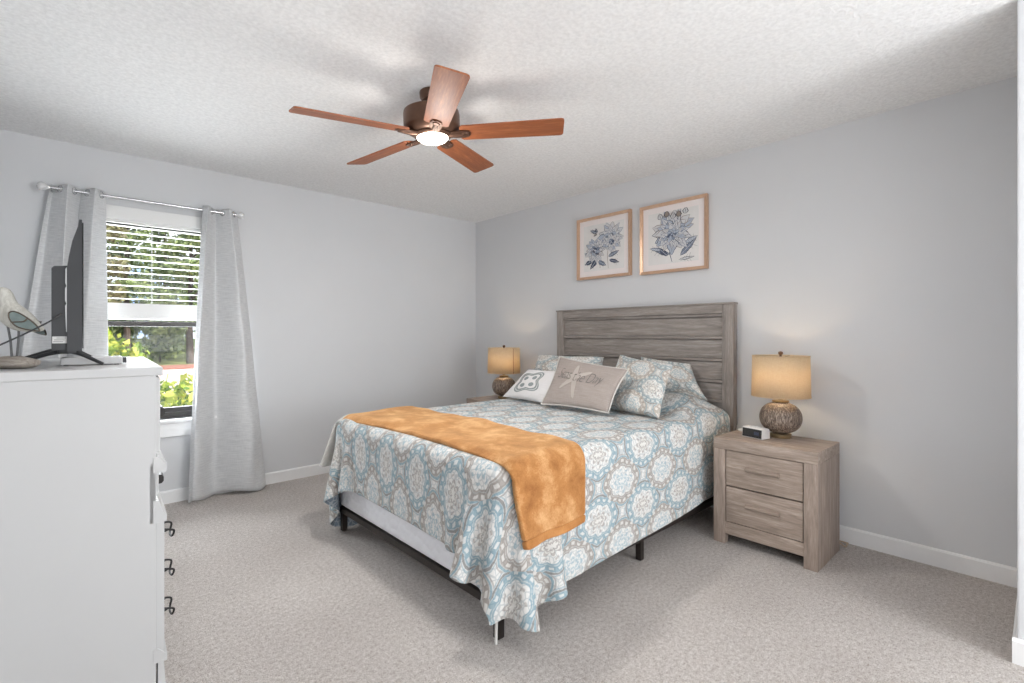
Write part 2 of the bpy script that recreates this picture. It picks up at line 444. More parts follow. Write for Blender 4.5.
# window: dark metal frame, two sashes, glass, white stool and apron
wr_ = bpy.data.objects.new('window_1', None); COL.objects.link(wr_); struct(wr_, 'single hung window with dark frame behind the half lowered blind'); wr_.location = ((WX0+WX1)/2, .09, WZ0)
hw = (WX1-WX0)/2; hh = WZ1-WZ0
bm = bm_new(); y0, y1 = -.03, .03
box(bm, -hw, -hw+.03, y0, y1, 0, hh, .003); box(bm, hw-.03, hw, y0, y1, 0, hh, .003); box(bm, -hw+.03, hw-.03, y0, y1, 0, .04, .003); box(bm, -hw+.03, hw-.03, y0, y1, hh-.04, hh, .003)
from_bm('window_frame', bm, M['window_bronze'], wr_, False)
bm = bm_new(); zm = .70
box(bm, -hw+.031, -hw+.06, -.012, .012, .041, zm, .003); box(bm, hw-.06, hw-.031, -.012, .012, .041, zm, .003); box(bm, -hw+.06, hw-.06, -.012, .012, .041, .075, .003); box(bm, -hw+.06, hw-.06, -.012, .012, zm-.035, zm, .003)
from_bm('lower_sash', bm, M['window_bronze'], wr_, False)
bm = bm_new()
box(bm, -hw+.031, -hw+.06, .014, .029, zm-.03, hh-.041, .003); box(bm, hw-.06, hw-.031, .014, .029, zm-.03, hh-.041, .003); box(bm, -hw+.06, hw-.06, .014, .029, zm-.03, zm, .003); box(bm, -hw+.06, hw-.06, .014, .029, hh-.07, hh-.041, .003)
from_bm('upper_sash', bm, M['window_bronze'], wr_, False)
bm = bm_new(); box(bm, -hw+.06, hw-.06, -.003, .003, .075, zm-.035); from_bm('lower_pane', bm, M['glass'], wr_, False)
bm = bm_new(); box(bm, -hw+.06, hw-.06, .019, .024, zm, hh-.07); from_bm('upper_pane', bm, M['glass'], wr_, False)
bm = bm_new(); box(bm, WX0-.05, WX1+.05, -.035, .06, WZ0-.022, WZ0, .004)
struct(from_bm('window_stool', bm, M['white'], smooth=False))
bm = bm_new(); box(bm, WX0-.03, WX1+.03, -.016, 0, WZ0-.125, WZ0-.022, .003); struct(from_bm('window_apron', bm, M['white'], smooth=False))

# blind, half lowered
bl = thing('window_blind', 'white slatted blind lowered over the upper half of the window', 'blind', ((WX0+WX1)/2, .025, 1.30))
w2 = hw-.012
bm = bm_new(); box(bm, -w2, w2, -.035, .028, .672, .727, .004); from_bm('headrail', bm, M['blind'], bl, False)
bm = bm_new(); box(bm, -w2-.01, w2+.01, -.052, -.036, .688, .775, .005); from_bm('valance', bm, M['blind'], bl, False)
bm = bm_new()
for k in range(12):
    z = .148+k*.0452
    prism(bm, [(-.025, z+.005), (0, z+.007), (.025, z+.005), (.025, z+.0072), (0, z+.0092), (-.025, z+.0072)], 0, -w2, w2)
for k in range(11): box(bm, -w2, w2, -.025, .025, .036+k*.0078, .036+k*.0078+.0076)
from_bm('slats', bm, M['blind'], bl, False)
bm = bm_new(); box(bm, -w2, w2, -.026, .026, .010, .034, .004); from_bm('bottom_rail', bm, M['blind'], bl, False)
bm = bm_new()
for x in (-.30, 0, .30):
    for y in (-.0262, .0262): tube(bm, [(x, y, .03), (x, y, .675)], .0009, 5)
from_bm('ladder_cords', bm, M['blind'], bl)

# curtain rod and curtains
RZ, RY = 2.115, -.095
rod = thing('curtain_rod', 'brushed nickel curtain rod over the window with round ends', 'curtain rod', (-2.9, RY, RZ))
bm = bm_new(); tube(bm, [(-.52, 0, 0), (.52, 0, 0)], .0095, 16); from_bm('rod', bm, M['chrome'], rod)
for s in (-1, 1):
    bm = bm_new(); pr = [(0, -.03), (.006, -.028), (.011, -.02), (.0115, -.012), (.016, -.008), (.024, .004), (.0265, .014), (.024, .026), (.014, .035), (0, .038)]
    lathe(bm, pr, n=24); bmesh.ops.rotate(bm, verts=bm.verts, cent=(0, 0, 0), matrix=Matrix.Rotation(s*PI/2, 3, 'Y')); bmesh.ops.translate(bm, verts=bm.verts, vec=(s*.535, 0, 0))
    from_bm('finial', bm, M['crystal'], rod)
    bm = bm_new(); tube(bm, [(s*.505, .093, -.02), (s*.505, .04, -.014), (s*.505, .0, -.013)], .006, 10); box(bm, s*.505-.013, s*.505+.013, .086, .095, -.05, .02, .002)
    tube(bm, [(s*.505, .012, -.012), (s*.505, 0, -.0165), (s*.505, -.012, -.012)], .004, 8)
    from_bm('bracket', bm, M['chrome'], rod)

def curtain(label, xt0, xt1, xb0, xb1, folds, ph, zbot, side, sway, seedn):
    m_, n_ = 150, 64
    u = np.linspace(0, 1, m_)[:, None]; v = np.linspace(0, 1, n_)[None, :]     # v: 0 top .. 1 bottom
    top = RZ+.028; z = top-(top-zbot)*v+0*u
    xt = xt0+(xt1-xt0)*u; xb = xb0+(xb1-xb0)*(u+sway*np.sin(2*PI*u)*.3)
    s = v**.85
    x = xt*(1-s)+xb*s
    arg = 2*PI*folds*u+ph
    amp = .052+.006*v
    y = RY+amp*np.sin(arg+.5*v*np.sin(3*u*PI+seedn))*(1-.25*v*np.sin(5*u+seedn))
    x = x+.014*np.cos(arg)*np.sin(arg)*(1)
    y = y+.006*np.sin(7*v*PI+4*u*PI+seedn)*v+.004*np.sin(19*v+9*u*PI)*v
    y = np.minimum(y, -.024)
    zz = z-(v**6)*.012*np.sin(5*u*PI+seedn)
    P = np.stack([x, y+0*v, zz], -1)
    UVm = np.stack([u*1.1+0*v, v*2.1+0*u], -1)
    root = thing('curtain', label, 'curtain', ((xt0+xt1)/2, RY, zbot), group=None)
    P = P-np.array([(xt0+xt1)/2, RY, zbot])
    o = link('panel', grid_mesh('curtain_panel', P, UVm), M['curtain'], root, True, 180)
    md = o.modifiers.new('thickness', 'SOLIDIFY'); md.thickness = .002
    # grommets where the cloth crosses the rod
    zr = RZ-zbot
    for k in range(int(2*folds)+2):
        uu = (k*PI-ph)/(2*PI*folds)
        if not .02 < uu < .98: continue
        i = uu*(m_-1); i0 = int(i); jj = int(round((top-RZ)/(top-zbot)*(n_-1)))
        p = P[i0, jj]; q = P[min(i0+1, m_-1), jj]; tx = Vector((q[0]-p[0], q[1]-p[1], 0)).normalized()
        nrm = Vector((-tx.y, tx.x, 0))
        bm = bm_new(); ring = []
        R_, r_ = .0205, .0042
        for a in range(24):
            ca = tx*math.cos(a*PI/12)+Vector((0, 0, 1))*math.sin(a*PI/12)
            ring.append([bm.verts.new(Vector((p[0], p[1], zr))+ca*(R_+r_*math.cos(b*PI/4))+nrm*(r_*math.sin(b*PI/4))) for b in range(8)])
        for a in range(24):
            for b in range(8): bm.faces.new((ring[a][b], ring[(a+1)%24][b], ring[(a+1)%24][(b+1)%8], ring[a][(b+1)%8]))
        from_bm('grommet', bm, M['chrome'], root)
    return root
curtain('grey satin curtain panel hanging on the left of the window behind the television', -3.415, -3.155, -3.65, -3.13, 2.0, .6, .03, -1, .5, 1.0)
curtain('grey satin curtain panel flaring to the carpet on the right of the window', -2.605, -2.375, -2.70, -2.17, 1.7, 3.4, .015, 1, -.4, 2.4)

# ================================================================== OUTDOORS
bm = bm_new(); box(bm, -40, 60, .3, 90, -.55, -.40)
m_, t_, b_ = new_mat('lawn'); v_ = coord(t_); t_.links.new(ramp(t_, noise(t_, v_, 3, 6, .7), [(.3, rgba((96, 104, 58))), (.7, rgba((150, 152, 96)))]), b_.inputs['Base Color']); b_.inputs['Roughness'].default_value = 1
struct(from_bm('ground', bm, m_, smooth=False))
bm = bm_new(); box(bm, -40, 60, 10.5, 23, -.41, -.385); struct(from_bm('road', bm, simple('pinkish_asphalt', (196, 172, 164), .9, nz=.08, nscale=3), smooth=False))
bm = bm_new(); box(bm, -40, 60, 23.0, 26, -.41, -.33, .02); struct(from_bm('road_verge', bm, simple('pine_straw', (150, 100, 84), 1, nz=.25, nscale=6), smooth=False))

def leaf_mat(name, a, b, c, trans=.35):
    m, t, bs = new_mat(name); out = t.nodes['Material Output']
    gi = t.nodes.new('ShaderNodeNewGeometry')
    col = ramp(t, gi.outputs['Random Per Island'], [(.1, rgba(a)), (.5, rgba(b)), (.9, rgba(c))])
    t.links.new(col, bs.inputs['Base Color']); bs.inputs['Roughness'].default_value = .6
    tl = t.nodes.new('ShaderNodeBsdfTranslucent'); t.links.new(col, tl.inputs[0]); mx = t.nodes.new('ShaderNodeMixShader'); mx.inputs[0].default_value = trans
    t.links.new(bs.outputs[0], mx.inputs[1]); t.links.new(tl.outputs[0], mx.inputs[2]); t.links.new(mx.outputs[0], out.inputs[0]); return m
M['leaf_tree'] = leaf_mat('woodland_leaf', (88, 104, 62), (132, 150, 92), (178, 188, 130))
M['leaf_pine'] = leaf_mat('brownish_leaf', (116, 108, 82), (150, 144, 104), (178, 176, 130))
M['leaf_bush'] = leaf_mat('shrub_leaf', (96, 128, 44), (170, 190, 62), (232, 226, 110))
M['bark'] = simple('tree_bark', (92, 78, 70), .95, nz=.25, nscale=6)
def leaves(centers, radii, n, size, squash=.8, asp=.45, shell=.5):
    V_, Fc = [], []
    wts = np.array([r**2 for r in radii]); wts = wts/wts.sum()
    pick = rng.choice(len(centers), n, p=wts)
    d = rng.normal(size=(n, 3)); d /= np.linalg.norm(d, axis=1)[:, None]
    rad = (shell+(1-shell)*rng.random(n))
    c = np.array(centers)[pick]+d*(np.array(radii)[pick]*rad)[:, None]*np.array([1, 1, squash])
    a = rng.normal(size=(n, 3)); a /= np.linalg.norm(a, axis=1)[:, None]
    b = np.cross(a, d+rng.normal(size=(n, 3))*.5); b /= np.linalg.norm(b, axis=1)[:, None]
    s = size*(.6+.8*rng.random(n))[:, None]
    q = np.stack([c-a*s, c+b*s*asp, c+a*s, c-b*s*asp], 1).reshape(-1, 3)
    me = bpy.data.meshes.new('foliage'); me.from_pydata(q.tolist(), [], np.arange(4*n).reshape(-1, 4).tolist()); me.update(); return me
def tree_mesh(kind):
    h = 11 if kind else 9
    bm = bm_new(); pts = [(0, 0, -.15), (.05, .02, h*.3), (-.06, .05, h*.6), (.05, -.03, h*.95)]
    tube(bm, smooth_path(pts), [.2-.15*i/18 for i in range(19)], 9)
    for k in range(7):
        a = k*2.4; z = h*(.3+.09*k); L = 1.3-.10*k
        tube(bm, [(0, 0, z), (math.cos(a)*L*.5, math.sin(a)*L*.5, z+.35), (math.cos(a)*L, math.sin(a)*L, z+.5)], [.07, .05, .02], 6)
    cs, rs = [], []
    for k in range(13):
        a = k*2.4+kind; z = h*(.24+.058*k); L = 1.0*(1-.04*k)
        cs.append((math.cos(a)*L, math.sin(a)*L, z)); rs.append(1.0-.03*k)
    return bm, leaves(cs, rs, 3000, .17, .7)
tb, tf = tree_mesh(0); me0 = bpy.data.meshes.new('trunk'); tb.to_mesh(me0); tb.free(); me0.materials.append(M['bark']); tf.materials.append(M['leaf_tree'])
tb2, tf2 = tree_mesh(1); me1 = bpy.data.meshes.new('trunk'); tb2.to_mesh(me1); tb2.free(); me1.materials.append(M['bark']); tf2.materials.append(M['leaf_pine'])
spots = []
for q, (yy, off) in enumerate(((28, 0), (33.5, 2.0), (39, 0))):
    for k in range(5): spots.append((-6.6+4.3*k+off+rng.uniform(-.15, .15), yy+rng.uniform(-.2, .2), (k+q) % 2, rng.uniform(.92, 1.0)+.1*q))
for i, (x, y, k, s) in enumerate(spots):
    t = thing('tree', 'tall leafy tree in the wooded belt across the road', 'tree', (x, y, -.4), i*1.3, 'trees in the belt across the road'); t.scale = (s, s, s)
    link('trunk', me0 if not k else me1, [], t, False); link('crown', tf if not k else tf2, [], t, False)
def bush(label, x, y, cs, rs, n, size):
    b = thing('shrub', label, 'shrub', (x, y, -.4))
    link('foliage', leaves(cs, rs, n, size, .9, .5, .35), M['leaf_bush'], b, False)
    bm = bm_new()
    for c in cs: tube(bm, smooth_path([(c[0]*.2, c[1]*.2, -.05), (c[0]*.6, c[1]*.6, c[2]*.5), c], 3), .012, 6)
    from_bm('stems', bm, M['bark'], b)
bush('yellow-green shrub growing close below the window sill', -2.35, 1.75, [(-.35, 0, .85), (0, .1, .95), (.35, 0, .95), (.7, .1, .9), (-.1, -.2, .65), (.4, -.25, .65), (0, 0, .4), (.5, 0, .4)], [.34, .34, .34, .34, .36, .36, .4, .4], 2600, .055)
bush('taller yellow-green shrub beyond the left of the window', -2.45, 4.6, [(-.5, 0, .6), (-.2, 0, .9), (-.5, .1, 1.3), (-.95, 0, 1.2), (-.7, 0, 1.6), (-.2, 0, 1.25), (-1.1, .1, .7)], [.45, .40, .42, .45, .36, .3, .45], 2200, .065)
us = leaves([(-.6, 0, .9), (0, .1, 1.2), (.6, 0, .9), (.3, -.1, 2.0), (-.4, .1, 1.9)], [.75, .8, .75, .7, .7], 1500, .15, .95, .5, .4); us.materials.append(M['leaf_tree'])
for i, (x, y) in enumerate(((-4.6, 30.8), (-1.9, 30.7), (.9, 30.9), (3.6, 30.8), (-3.4, 36.3), (-.5, 36.2), (2.4, 36.4), (6.1, 36.2))):
    t = thing('undergrowth_shrub', 'dark green undergrowth shrub among the tree trunks across the road', 'shrub', (x, y, -.4), i*1.1, 'undergrowth across the road'); link('foliage', us, [], t, False)
    bm = bm_new(); tube(bm, [(0, 0, -.1), (.1, 0, .8), (.2, .1, 1.6)], .05, 6); from_bm('stems', bm, M['bark'], t)

# ================================================================== DRESSER
DR = math.radians(-2.9)
dr = thing('dresser', 'tall white painted dresser seen from its side by the window', 'dresser', (-3.077, -1.672, 0), DR)
Y2 = .533; ZT = 1.0947
# local frame: front at x = 0 looking +x, back at x = -.52
bm = bm_new(); box(bm, -.53, .0, -Y2-.004, Y2+.004, 1.066, ZT, .004); from_bm('top', bm, M['dresser'], dr, False)
bm = bm_new()
box(bm, -.52, -.019, -Y2, -Y2+.02, .0, 1.066, .0015); box(bm, -.52, -.019, Y2-.02, Y2, .0, 1.066, .0015)
box(bm, -.52, -.505, -Y2+.02, Y2-.02, .10, 1.066)
box(bm, -.505, -.03, -Y2+.02, Y2-.02, .10, .12); box(bm, -.505, -.03, -Y2+.02, Y2-.02, .745, .76); box(bm, -.505, -.03, -Y2+.02, Y2-.02, .6, .615)
box(bm, -.019, .004, -Y2, -Y2+.02, .112, .565, .001); box(bm, -.019, .004, Y2-.02, Y2, .112, .565, .001)
box(bm, -.036, -.019, -Y2, -Y2+.02, .565, .766); box(bm, -.036, -.019, Y2-.02, Y2, .565, .766)
from_bm('body', bm, M['dresser'], dr, False)
def moulding(z0, z1, zs, x1, name):
    bm = bm_new()
    prism(bm, [(-.027, z0), (x1, z0), (x1, z1), (x1-.006, z1+.004), (-.012, zs), (-.027, zs)], 1, -Y2-.003, Y2+.003)
    from_bm(name, bm, M['dresser'], dr, False)
moulding(.735, .764, .790, .010, 'moulding'); moulding(.566, .592, .640, .011, 'moulding')
moulding(.088, .112, .135, .012, 'moulding')
def drawer(y0, y1, z0, z1, x, pulls, kind):
    bm = bm_new(); box(bm, -.04, x, y0, y1, z0, z1, .003); box(bm, -.44, -.04, y0+.02, y1-.02, z0+.015, z1-.02)
    d = from_bm('drawer', bm, M['dresser'], dr, False)
    zc = (z0+z1)/2
    for yc in pulls:
        bm = bm_new()
        if kind == 'bail':
            for s in (-1, 1): lathe(bm, [(0, 0), (.007, 0), (.007, .008), (.004, .016), (0, .018)], n=12)
            bmesh.ops.rotate(bm, verts=bm.verts, cent=(0, 0, 0), matrix=Matrix.Rotation(PI/2, 3, 'Y'))
            n2 = len(bm.verts)//2; bm.verts.ensure_lookup_table()
            for i, v in enumerate(bm.verts): v.co += Vector((x, yc-.045 if i < n2 else yc+.045, zc+.012))
            tube(bm, smooth_path([(x+.012, yc-.045, zc+.014), (x+.034, yc-.046, zc+.006), (x+.030, yc-.036, zc-.016), (x+.026, yc, zc-.02), (x+.030, yc+.036, zc-.016), (x+.034, yc+.046, zc+.006), (x+.012, yc+.045, zc+.014)], 4), .0036, 8)
        else:
            prism(bm, [(x-.001, zc-.016), (x+.013, zc-.014), (x+.019, zc-.006), (x+.019, zc+.008), (x+.012, zc+.017), (x-.001, zc+.018)], 1, yc-.045, yc+.045)
        from_bm('drawer_pull', bm, M['iron'], d)
for k in range(3): drawer(-Y2+.023, Y2-.023, .142+k*.1415, .142+k*.1415+.137, .0045, (-.40, .40), 'bail')
drawer(-Y2+.023, Y2-.023, .65, .730, -.010, (-.40, .40), 'cup')
drawer(-Y2+.023, -.003, .80, 1.06, -.006, (-.40,), 'cup'); drawer(.003, Y2-.023, .80, 1.06, -.006, (.40,), 'cup')
for sy in (-Y2, Y2-.06):
    bm = bm_new(); prism(bm, [(-.014, .088), (.003, .088), (.007, .02), (.010, 0), (-.014, 0)], 1, sy, sy+.06); from_bm('foot', bm, M['dresser'], dr, False)
bm = bm_new(); box(bm, -.03, -.016, -Y2+.06, Y2-.06, .03, .088); from_bm('plinth', bm, M['dresser'], dr, False)

# ================================================================== TELEVISION
tv = thing('television', 'black flat screen television seen edge on atop the white dresser', 'television', (-3.31, -2.097, ZT))
L = .73
def tvprof(o=0): return [(0, .057), (0, .491), (-.007, .491), (-.010, .468), (-.024, .418), (-.032, .37), (-.037, .33), (-.037, .057)]
bm = bm_new(); prism(bm, tvprof(), 1, 0, L); from_bm('housing', bm, M['dark_plastic'], tv, False)
bm = bm_new()
prism(bm, [(-.0365, .12), (-.039, .12), (-.0415, .205), (-.038, .212), (-.0415, .222), (-.0415, .262), (-.038, .27), (-.041, .28), (-.0405, .325), (-.0365, .332)], 1, .003, L-.003); from_bm('back_seam_highlight', bm, M['box_grey'], tv, False)  # ridged seam, the bright highlight along it painted in as pale grey
bm = bm_new(); prism(bm, [(-.0365, .06), (-.074, .06), (-.074, .325), (-.068, .333), (-.0365, .337)], 1, .012, L-.06); from_bm('rear_box', bm, M['black_plastic'], tv, False)
bm = bm_new(); box(bm, -.0005, .004, .008, L-.008, .066, .483, .001); from_bm('screen', bm, M['screen'], tv, False)
for yy in (.14, L-.13):
    bm = bm_new()
    for s, e in ((1, .095), (-1, -.155)):
        pts = smooth_path([(-.035, 0, .055), (-.035+e*.35, -.004, .044), (-.035+e, -.012, .006)], 5)
        tube(bm, pts, [.0085-.0035*i/len(pts) for i in range(len(pts))], 8)
    box(bm, -.06, -.012, -.012, .012, .045, .064, .003)
    bmesh.ops.translate(bm, verts=bm.verts, vec=(0, yy, 0)); from_bm('foot', bm, M['black_plastic'], tv)
bm = bm_new(); box(bm, -.072, -.036, .0105, .0122, .083, .105); from_bm('sticker', bm, M['label_white'], tv, False)['label'] = 'white rating sticker'
bm = bm_new()
for k, (a, b) in enumerate(((-.062, -.040), (-.068, -.042), (-.070, -.046))): box(bm, a, b, .0098, .0106, .099-k*.006, .1012-k*.006)
from_bm('sticker_print', bm, M['label_text'], [c for c in tv.children if c.name.startswith('sticker')][0], False)
bm = bm_new(); tube(bm, smooth_path([(-.05, .006, .178), (-.075, -.02, .155), (-.13, -.05, .115), (-.20, -.06, .070), (-.24, -.05, .04), (-.30, 0, .006), (-.335, .12, -.05), (-.345, .2, -.25)], 6), .0026, 8); from_bm('power_cord', bm, M['black_plastic'], tv)

# pale box on the dresser
cb = thing('media_box', 'low pale grey electronics box lying under the television', 'electronics box', (-3.262, -1.86, ZT), -.03)
bm = bm_new(); box(bm, -.10, .072, -.055, .075, .003, .029, .004); from_bm('case', bm, M['box_grey'], cb, False)
bm = bm_new(); prism(bm, [(.0715, -.05), (.083, -.047), (.088, .03), (.0715, .07)], 2, .006, .026); from_bm('dark_end', bm, M['dark_plastic'], cb, False)
for x in (-.085, .055):
    for y in (-.04, .06):
        bm = bm_new(); lathe(bm, [(0, 0), (.007, 0), (.007, .004), (0, .004)], (x, y, 0), 12); from_bm('foot_pad', bm, M['dark_plastic'], cb)

# ================================================================== BIRD FIGURINE (faces left in the picture)
AX = Vector(RT); bird = thing('bird_figurine', 'carved shorebird figurine on a driftwood base at the dresser edge', 'figurine', (-3.472, -1.985, ZT), -YAW)
# local x = picture right, local y = away
bm = bm_new(); n = 18; rings = []
for i, (x, wy, hz, cz) in enumerate(((-.085, .010, .008, .022), (-.07, .026, .018, .021), (-.03, .034, .021, .021), (.02, .032, .020, .0205), (.055, .024, .016, .019), (.074, .012, .009, .020))):
    rings.append([bm.verts.new((x, wy*math.cos(2*PI*k/n)*(1+.08*math.sin(3*k+i)), max(0, cz+hz*math.sin(2*PI*k/n)*(1+.07*math.cos(5*k+2*i))))) for k in range(n)])
for a, b in zip(rings, rings[1:]):
    for k in range(n): bm.faces.new((a[k], a[(k+1)%n], b[(k+1)%n], b[k]))
bm.faces.new(rings[0]); bm.faces.new(rings[-1])
from_bm('base', bm, M['driftwood'], bird)
bm = bm_new(); rings = []
body = [(.098, .127, .003), (.076, .133, .014), (.048, .146, .026), (.018, .158, .035), (-.008, .174, .037), (-.020, .196, .031), (-.024, .214, .023), (-.026, .230, .020), (-.032, .245, .020), (-.046, .252, .016), (-.058, .250, .007)]
for i, (x, z, r) in enumerate(body):
    p0 = Vector((body[max(i-1, 0)][0], 0, body[max(i-1, 0)][1])); p1 = Vector((body[min(i+1, len(body)-1)][0], 0, body[min(i+1, len(body)-1)][1]))
    t = (p1-p0).normalized(); u = Vector((0, 1, 0)); w = t.cross(u)
    rings.append([bm.verts.new(Vector((x, 0, z))+(u*math.cos(2*PI*k/20)*.82+w*math.sin(2*PI*k/20)*1.12)*r) for k in range(20)])
for a, b in zip(rings, rings[1:]):
    for k in range(20): bm.faces.new((a[k], a[(k+1)%20], b[(k+1)%20], b[k]))
bm.faces.new(rings[0]); bm.faces.new(rings[-1])
o = from_bm('body', bm, M['bird_body'], bird); sd = o.modifiers.new('round', 'SUBSURF'); sd.levels = sd.render_levels = 1
bm = bm_new(); tube(bm, [(-.055, 0, .250), (-.092, 0, .246), (-.137, 0, .237)], [.005, .0035, .001], 8); from_bm('beak', bm, M['grey_metal'], bird)
for s in (-1, 1):
    bm = bm_new(); lathe(bm, [(0, -.004), (.004, 0), (0, .004)], (-.040, s*.0155, .254), 10); from_bm('eye', bm, M['screen'], bird)
    # wing: a leaf shaped metal plate lying on the flank
    def outl(k): return [(.018, .180), (.028, .185), (.044, .180), (.066, .164), (.086, .144), (.097, .124), (.086, .124), (.062, .128), (.040, .136), (.026, .150), (.018, .166)]
    bm = bm_new(); pts = outl(0); yb = -.036
    if s > 0: pts = [(x-.014, z-.012) for x, z in pts]
    fr = [bm.verts.new((x, s*(.036-.020*max(0, x-.02)/.08), z)) for x, z in pts]
    bk = [bm.verts.new((x, s*(.032-.020*max(0, x-.02)/.08), z)) for x, z in pts]
    bm.faces.new(fr); bm.faces.new(bk[::-1])
    for k in range(len(pts)): bm.faces.new((fr[k], fr[(k+1)%len(pts)], bk[(k+1)%len(pts)], bk[k]))
    wg_ = from_bm('wing', bm, M['bird_wing'], bird, False)
    bm = bm_new(); loop = [(x, s*(.036-.020*max(0, x-.02)/.08), z) for x, z in pts]
    tube(bm, smooth_path(loop+[loop[0]], 3), .0022, 6); tube(bm, smooth_path([loop[9], (.042, s*.0335, .152), (.058, s*.029, .153), loop[3]], 3), .0022, 6)
    from_bm('wing_rim', bm, M['bird_rim'], wg_)
    bm = bm_new(); tube(bm, [(-.012 if s < 0 else .004, s*.010, .138), (-.004 if s < 0 else .003, s*.009, .09), (-.002 if s < 0 else .0, s*.007, .036)], .0032, 8); from_bm('leg', bm, M['grey_metal'], bird)

# ================================================================== BED
BX0, BX1, BY0, BY1 = -2.12, -.09, -2.83, -1.31
ZTOP = .682
bed = thing('bed', 'queen bed with grey plank headboard on a black metal frame', 'bed', (-1.1, -2.07, 0))
def loc(o, r): # shift a child's mesh into its root's frame
    o.matrix_parent_inverse = Matrix.Translation(-Vector(r.location)); return o
hy0, hy1 = -2.846, -1.268
hb = bpy.data.objects
bm = bm_new()
box(bm, -.072, -.012, hy0+.075, hy1-.075, 1.352, 1.412, .003)
rail = from_bm('top_rail', bm, M['greywood_h']); rail.parent = bed; loc(rail, bed)
bm = bm_new(); box(bm, -.080, -.010, hy0-.004, hy1+.004, 1.4125, 1.424, .002); cap = from_bm('top_cap', bm, M['greywood_h'], bed); loc(cap, bed)
for y0_, y1_ in ((hy0, hy0+.075), (hy1-.075, hy1)):
    bm = bm_new(); box(bm, -.072, -.012, y0_, y1_, .60, 1.412, .003); loc(from_bm('stile', bm, M['greywood_v'], bed), bed)
    bm = bm_new(); box(bm, -.058, -.014, y0_+.004, y1_-.004, 0, .60, .003); loc(from_bm('headboard_leg', bm, M['greywood_v'], bed), bed)
zz = [.615, .765, .90, 1.046, 1.198, 1.352]
for a, b in zip(zz, zz[1:]):
    bm = bm_new(); box(bm, -.046, -.020, hy0+.074, hy1-.074, a+.001, b-.026, .0015)
    box(bm, -.026, -.022, hy0+.074, hy1-.074, b-.027, b-.019)
    prism(bm, [(-.040, b-.020), (-.062, b-.020), (-.062, b-.004), (-.058, b-.001), (-.02, b-.001), (-.02, b-.020)], 1, hy0+.0745, hy1-.0745)
    loc(from_bm('plank', bm, M['greywood_h'], bed), bed)
# metal frame
bm = bm_new()
for y in (BY0+.025, BY1-.025): box(bm, BX0+.03, -.06, y-.018, y+.018, .126, .160, .002)
for y in ((BY0+BY1)/2,): box(bm, BX0+.05, -.10, y-.015, y+.015, .130, .160, .002)
for x in (BX0+.045, -1.1, -.12): box(bm, x-.018, x+.018, BY0+.043, BY1-.043, .132, .162, .002)
box(bm, BX0+.01, BX0+.03, BY0+.03, BY1-.03, .126, .160, .002)
loc(from_bm('frame_rails', bm, M['bedmetal'], bed, False), bed)
for x in (-2.08, -1.08, -.16):
    for y in ((-2.78, -1.33) if x < -2 else (-2.78, -2.07, -1.33)):
        bm = bm_new(); box(bm, x-.016, x+.016, y-.016, y+.016, .004, .133, .002); lg = loc(from_bm('leg', bm, M['bedmetal'], bed, False), bed)
        bm = bm_new(); box(bm, x-.019, x+.019, y-.019, y+.019, 0, .022, .003); cpo = from_bm('leg_cap', bm, M['bedmetal'], lg, False); cpo.matrix_parent_inverse = Matrix.Translation(-Vector(bed.location))
cpo = None
bm = bm_new(); tube(bm, smooth_path([(-2.107, -2.80, .125), (-2.112, -2.802, .06), (-2.115, -2.804, .001)], 4), .006, 8); loc(from_bm('loose_strap', bm, M['clear_plastic'], bed), bed)['label'] = 'pale strap end hanging at the foot'
bm = bm_new(); box(bm, BX0+.01, BX1, BY0+.012, BY1-.012, .1625, .40, .035, seg=4); o = from_bm('box_spring', bm, M['box_spring']); tag(o, 'white quilted box spring showing below the coverlet at the foot', 'box spring')
bm = bm_new(); box(bm, BX0, BX1, BY0, BY1, .401, ZTOP-.012, .06, seg=5); o = from_bm('mattress', bm, M['box_spring']); tag(o, 'mattress lying on the box spring under the patterned coverlet', 'mattress')

# ---- cloth relaxation (position based) for coverlet and throw
def bump_z(x, y):
    """pillows under the coverlet at the head"""
    g = np.exp(-((x+.30)/.20)**4)
    return .115*g*(np.exp(-((y+2.46)/.30)**4)+np.exp(-((y+1.68)/.30)**4))
def collide(Pt, infl, rr=.055):
    lo = np.array([BX0, BY0, .12])-infl; hi = np.array([BX1+.3, BY1, ZTOP])+infl
    q = Pt.copy(); bz = bump_z(np.clip(q[:, 0], BX0, BX1), np.clip(q[:, 1], BY0, BY1)); q[:, 2] -= bz
    c = (lo+hi)/2; h = (hi-lo)/2-rr
    d = q-c; a = np.abs(d)-h
    out = np.maximum(a, 0); ol = np.linalg.norm(out, axis=1); inside = np.minimum(a.max(1), 0)
    sd = ol+inside-rr
    hit = sd < 0
    n = np.where((ol > 1e-9)[:, None], out/np.maximum(ol, 1e-9)[:, None], 0)
    k = a.argmax(1); nn = np.zeros_like(n); nn[np.arange(len(k)), k] = 1
    n = np.where((ol > 1e-9)[:, None], n, nn)*np.where(d < 0, -1, 1)
    Pt[hit] -= n[hit]*sd[hit][:, None]
    return hit
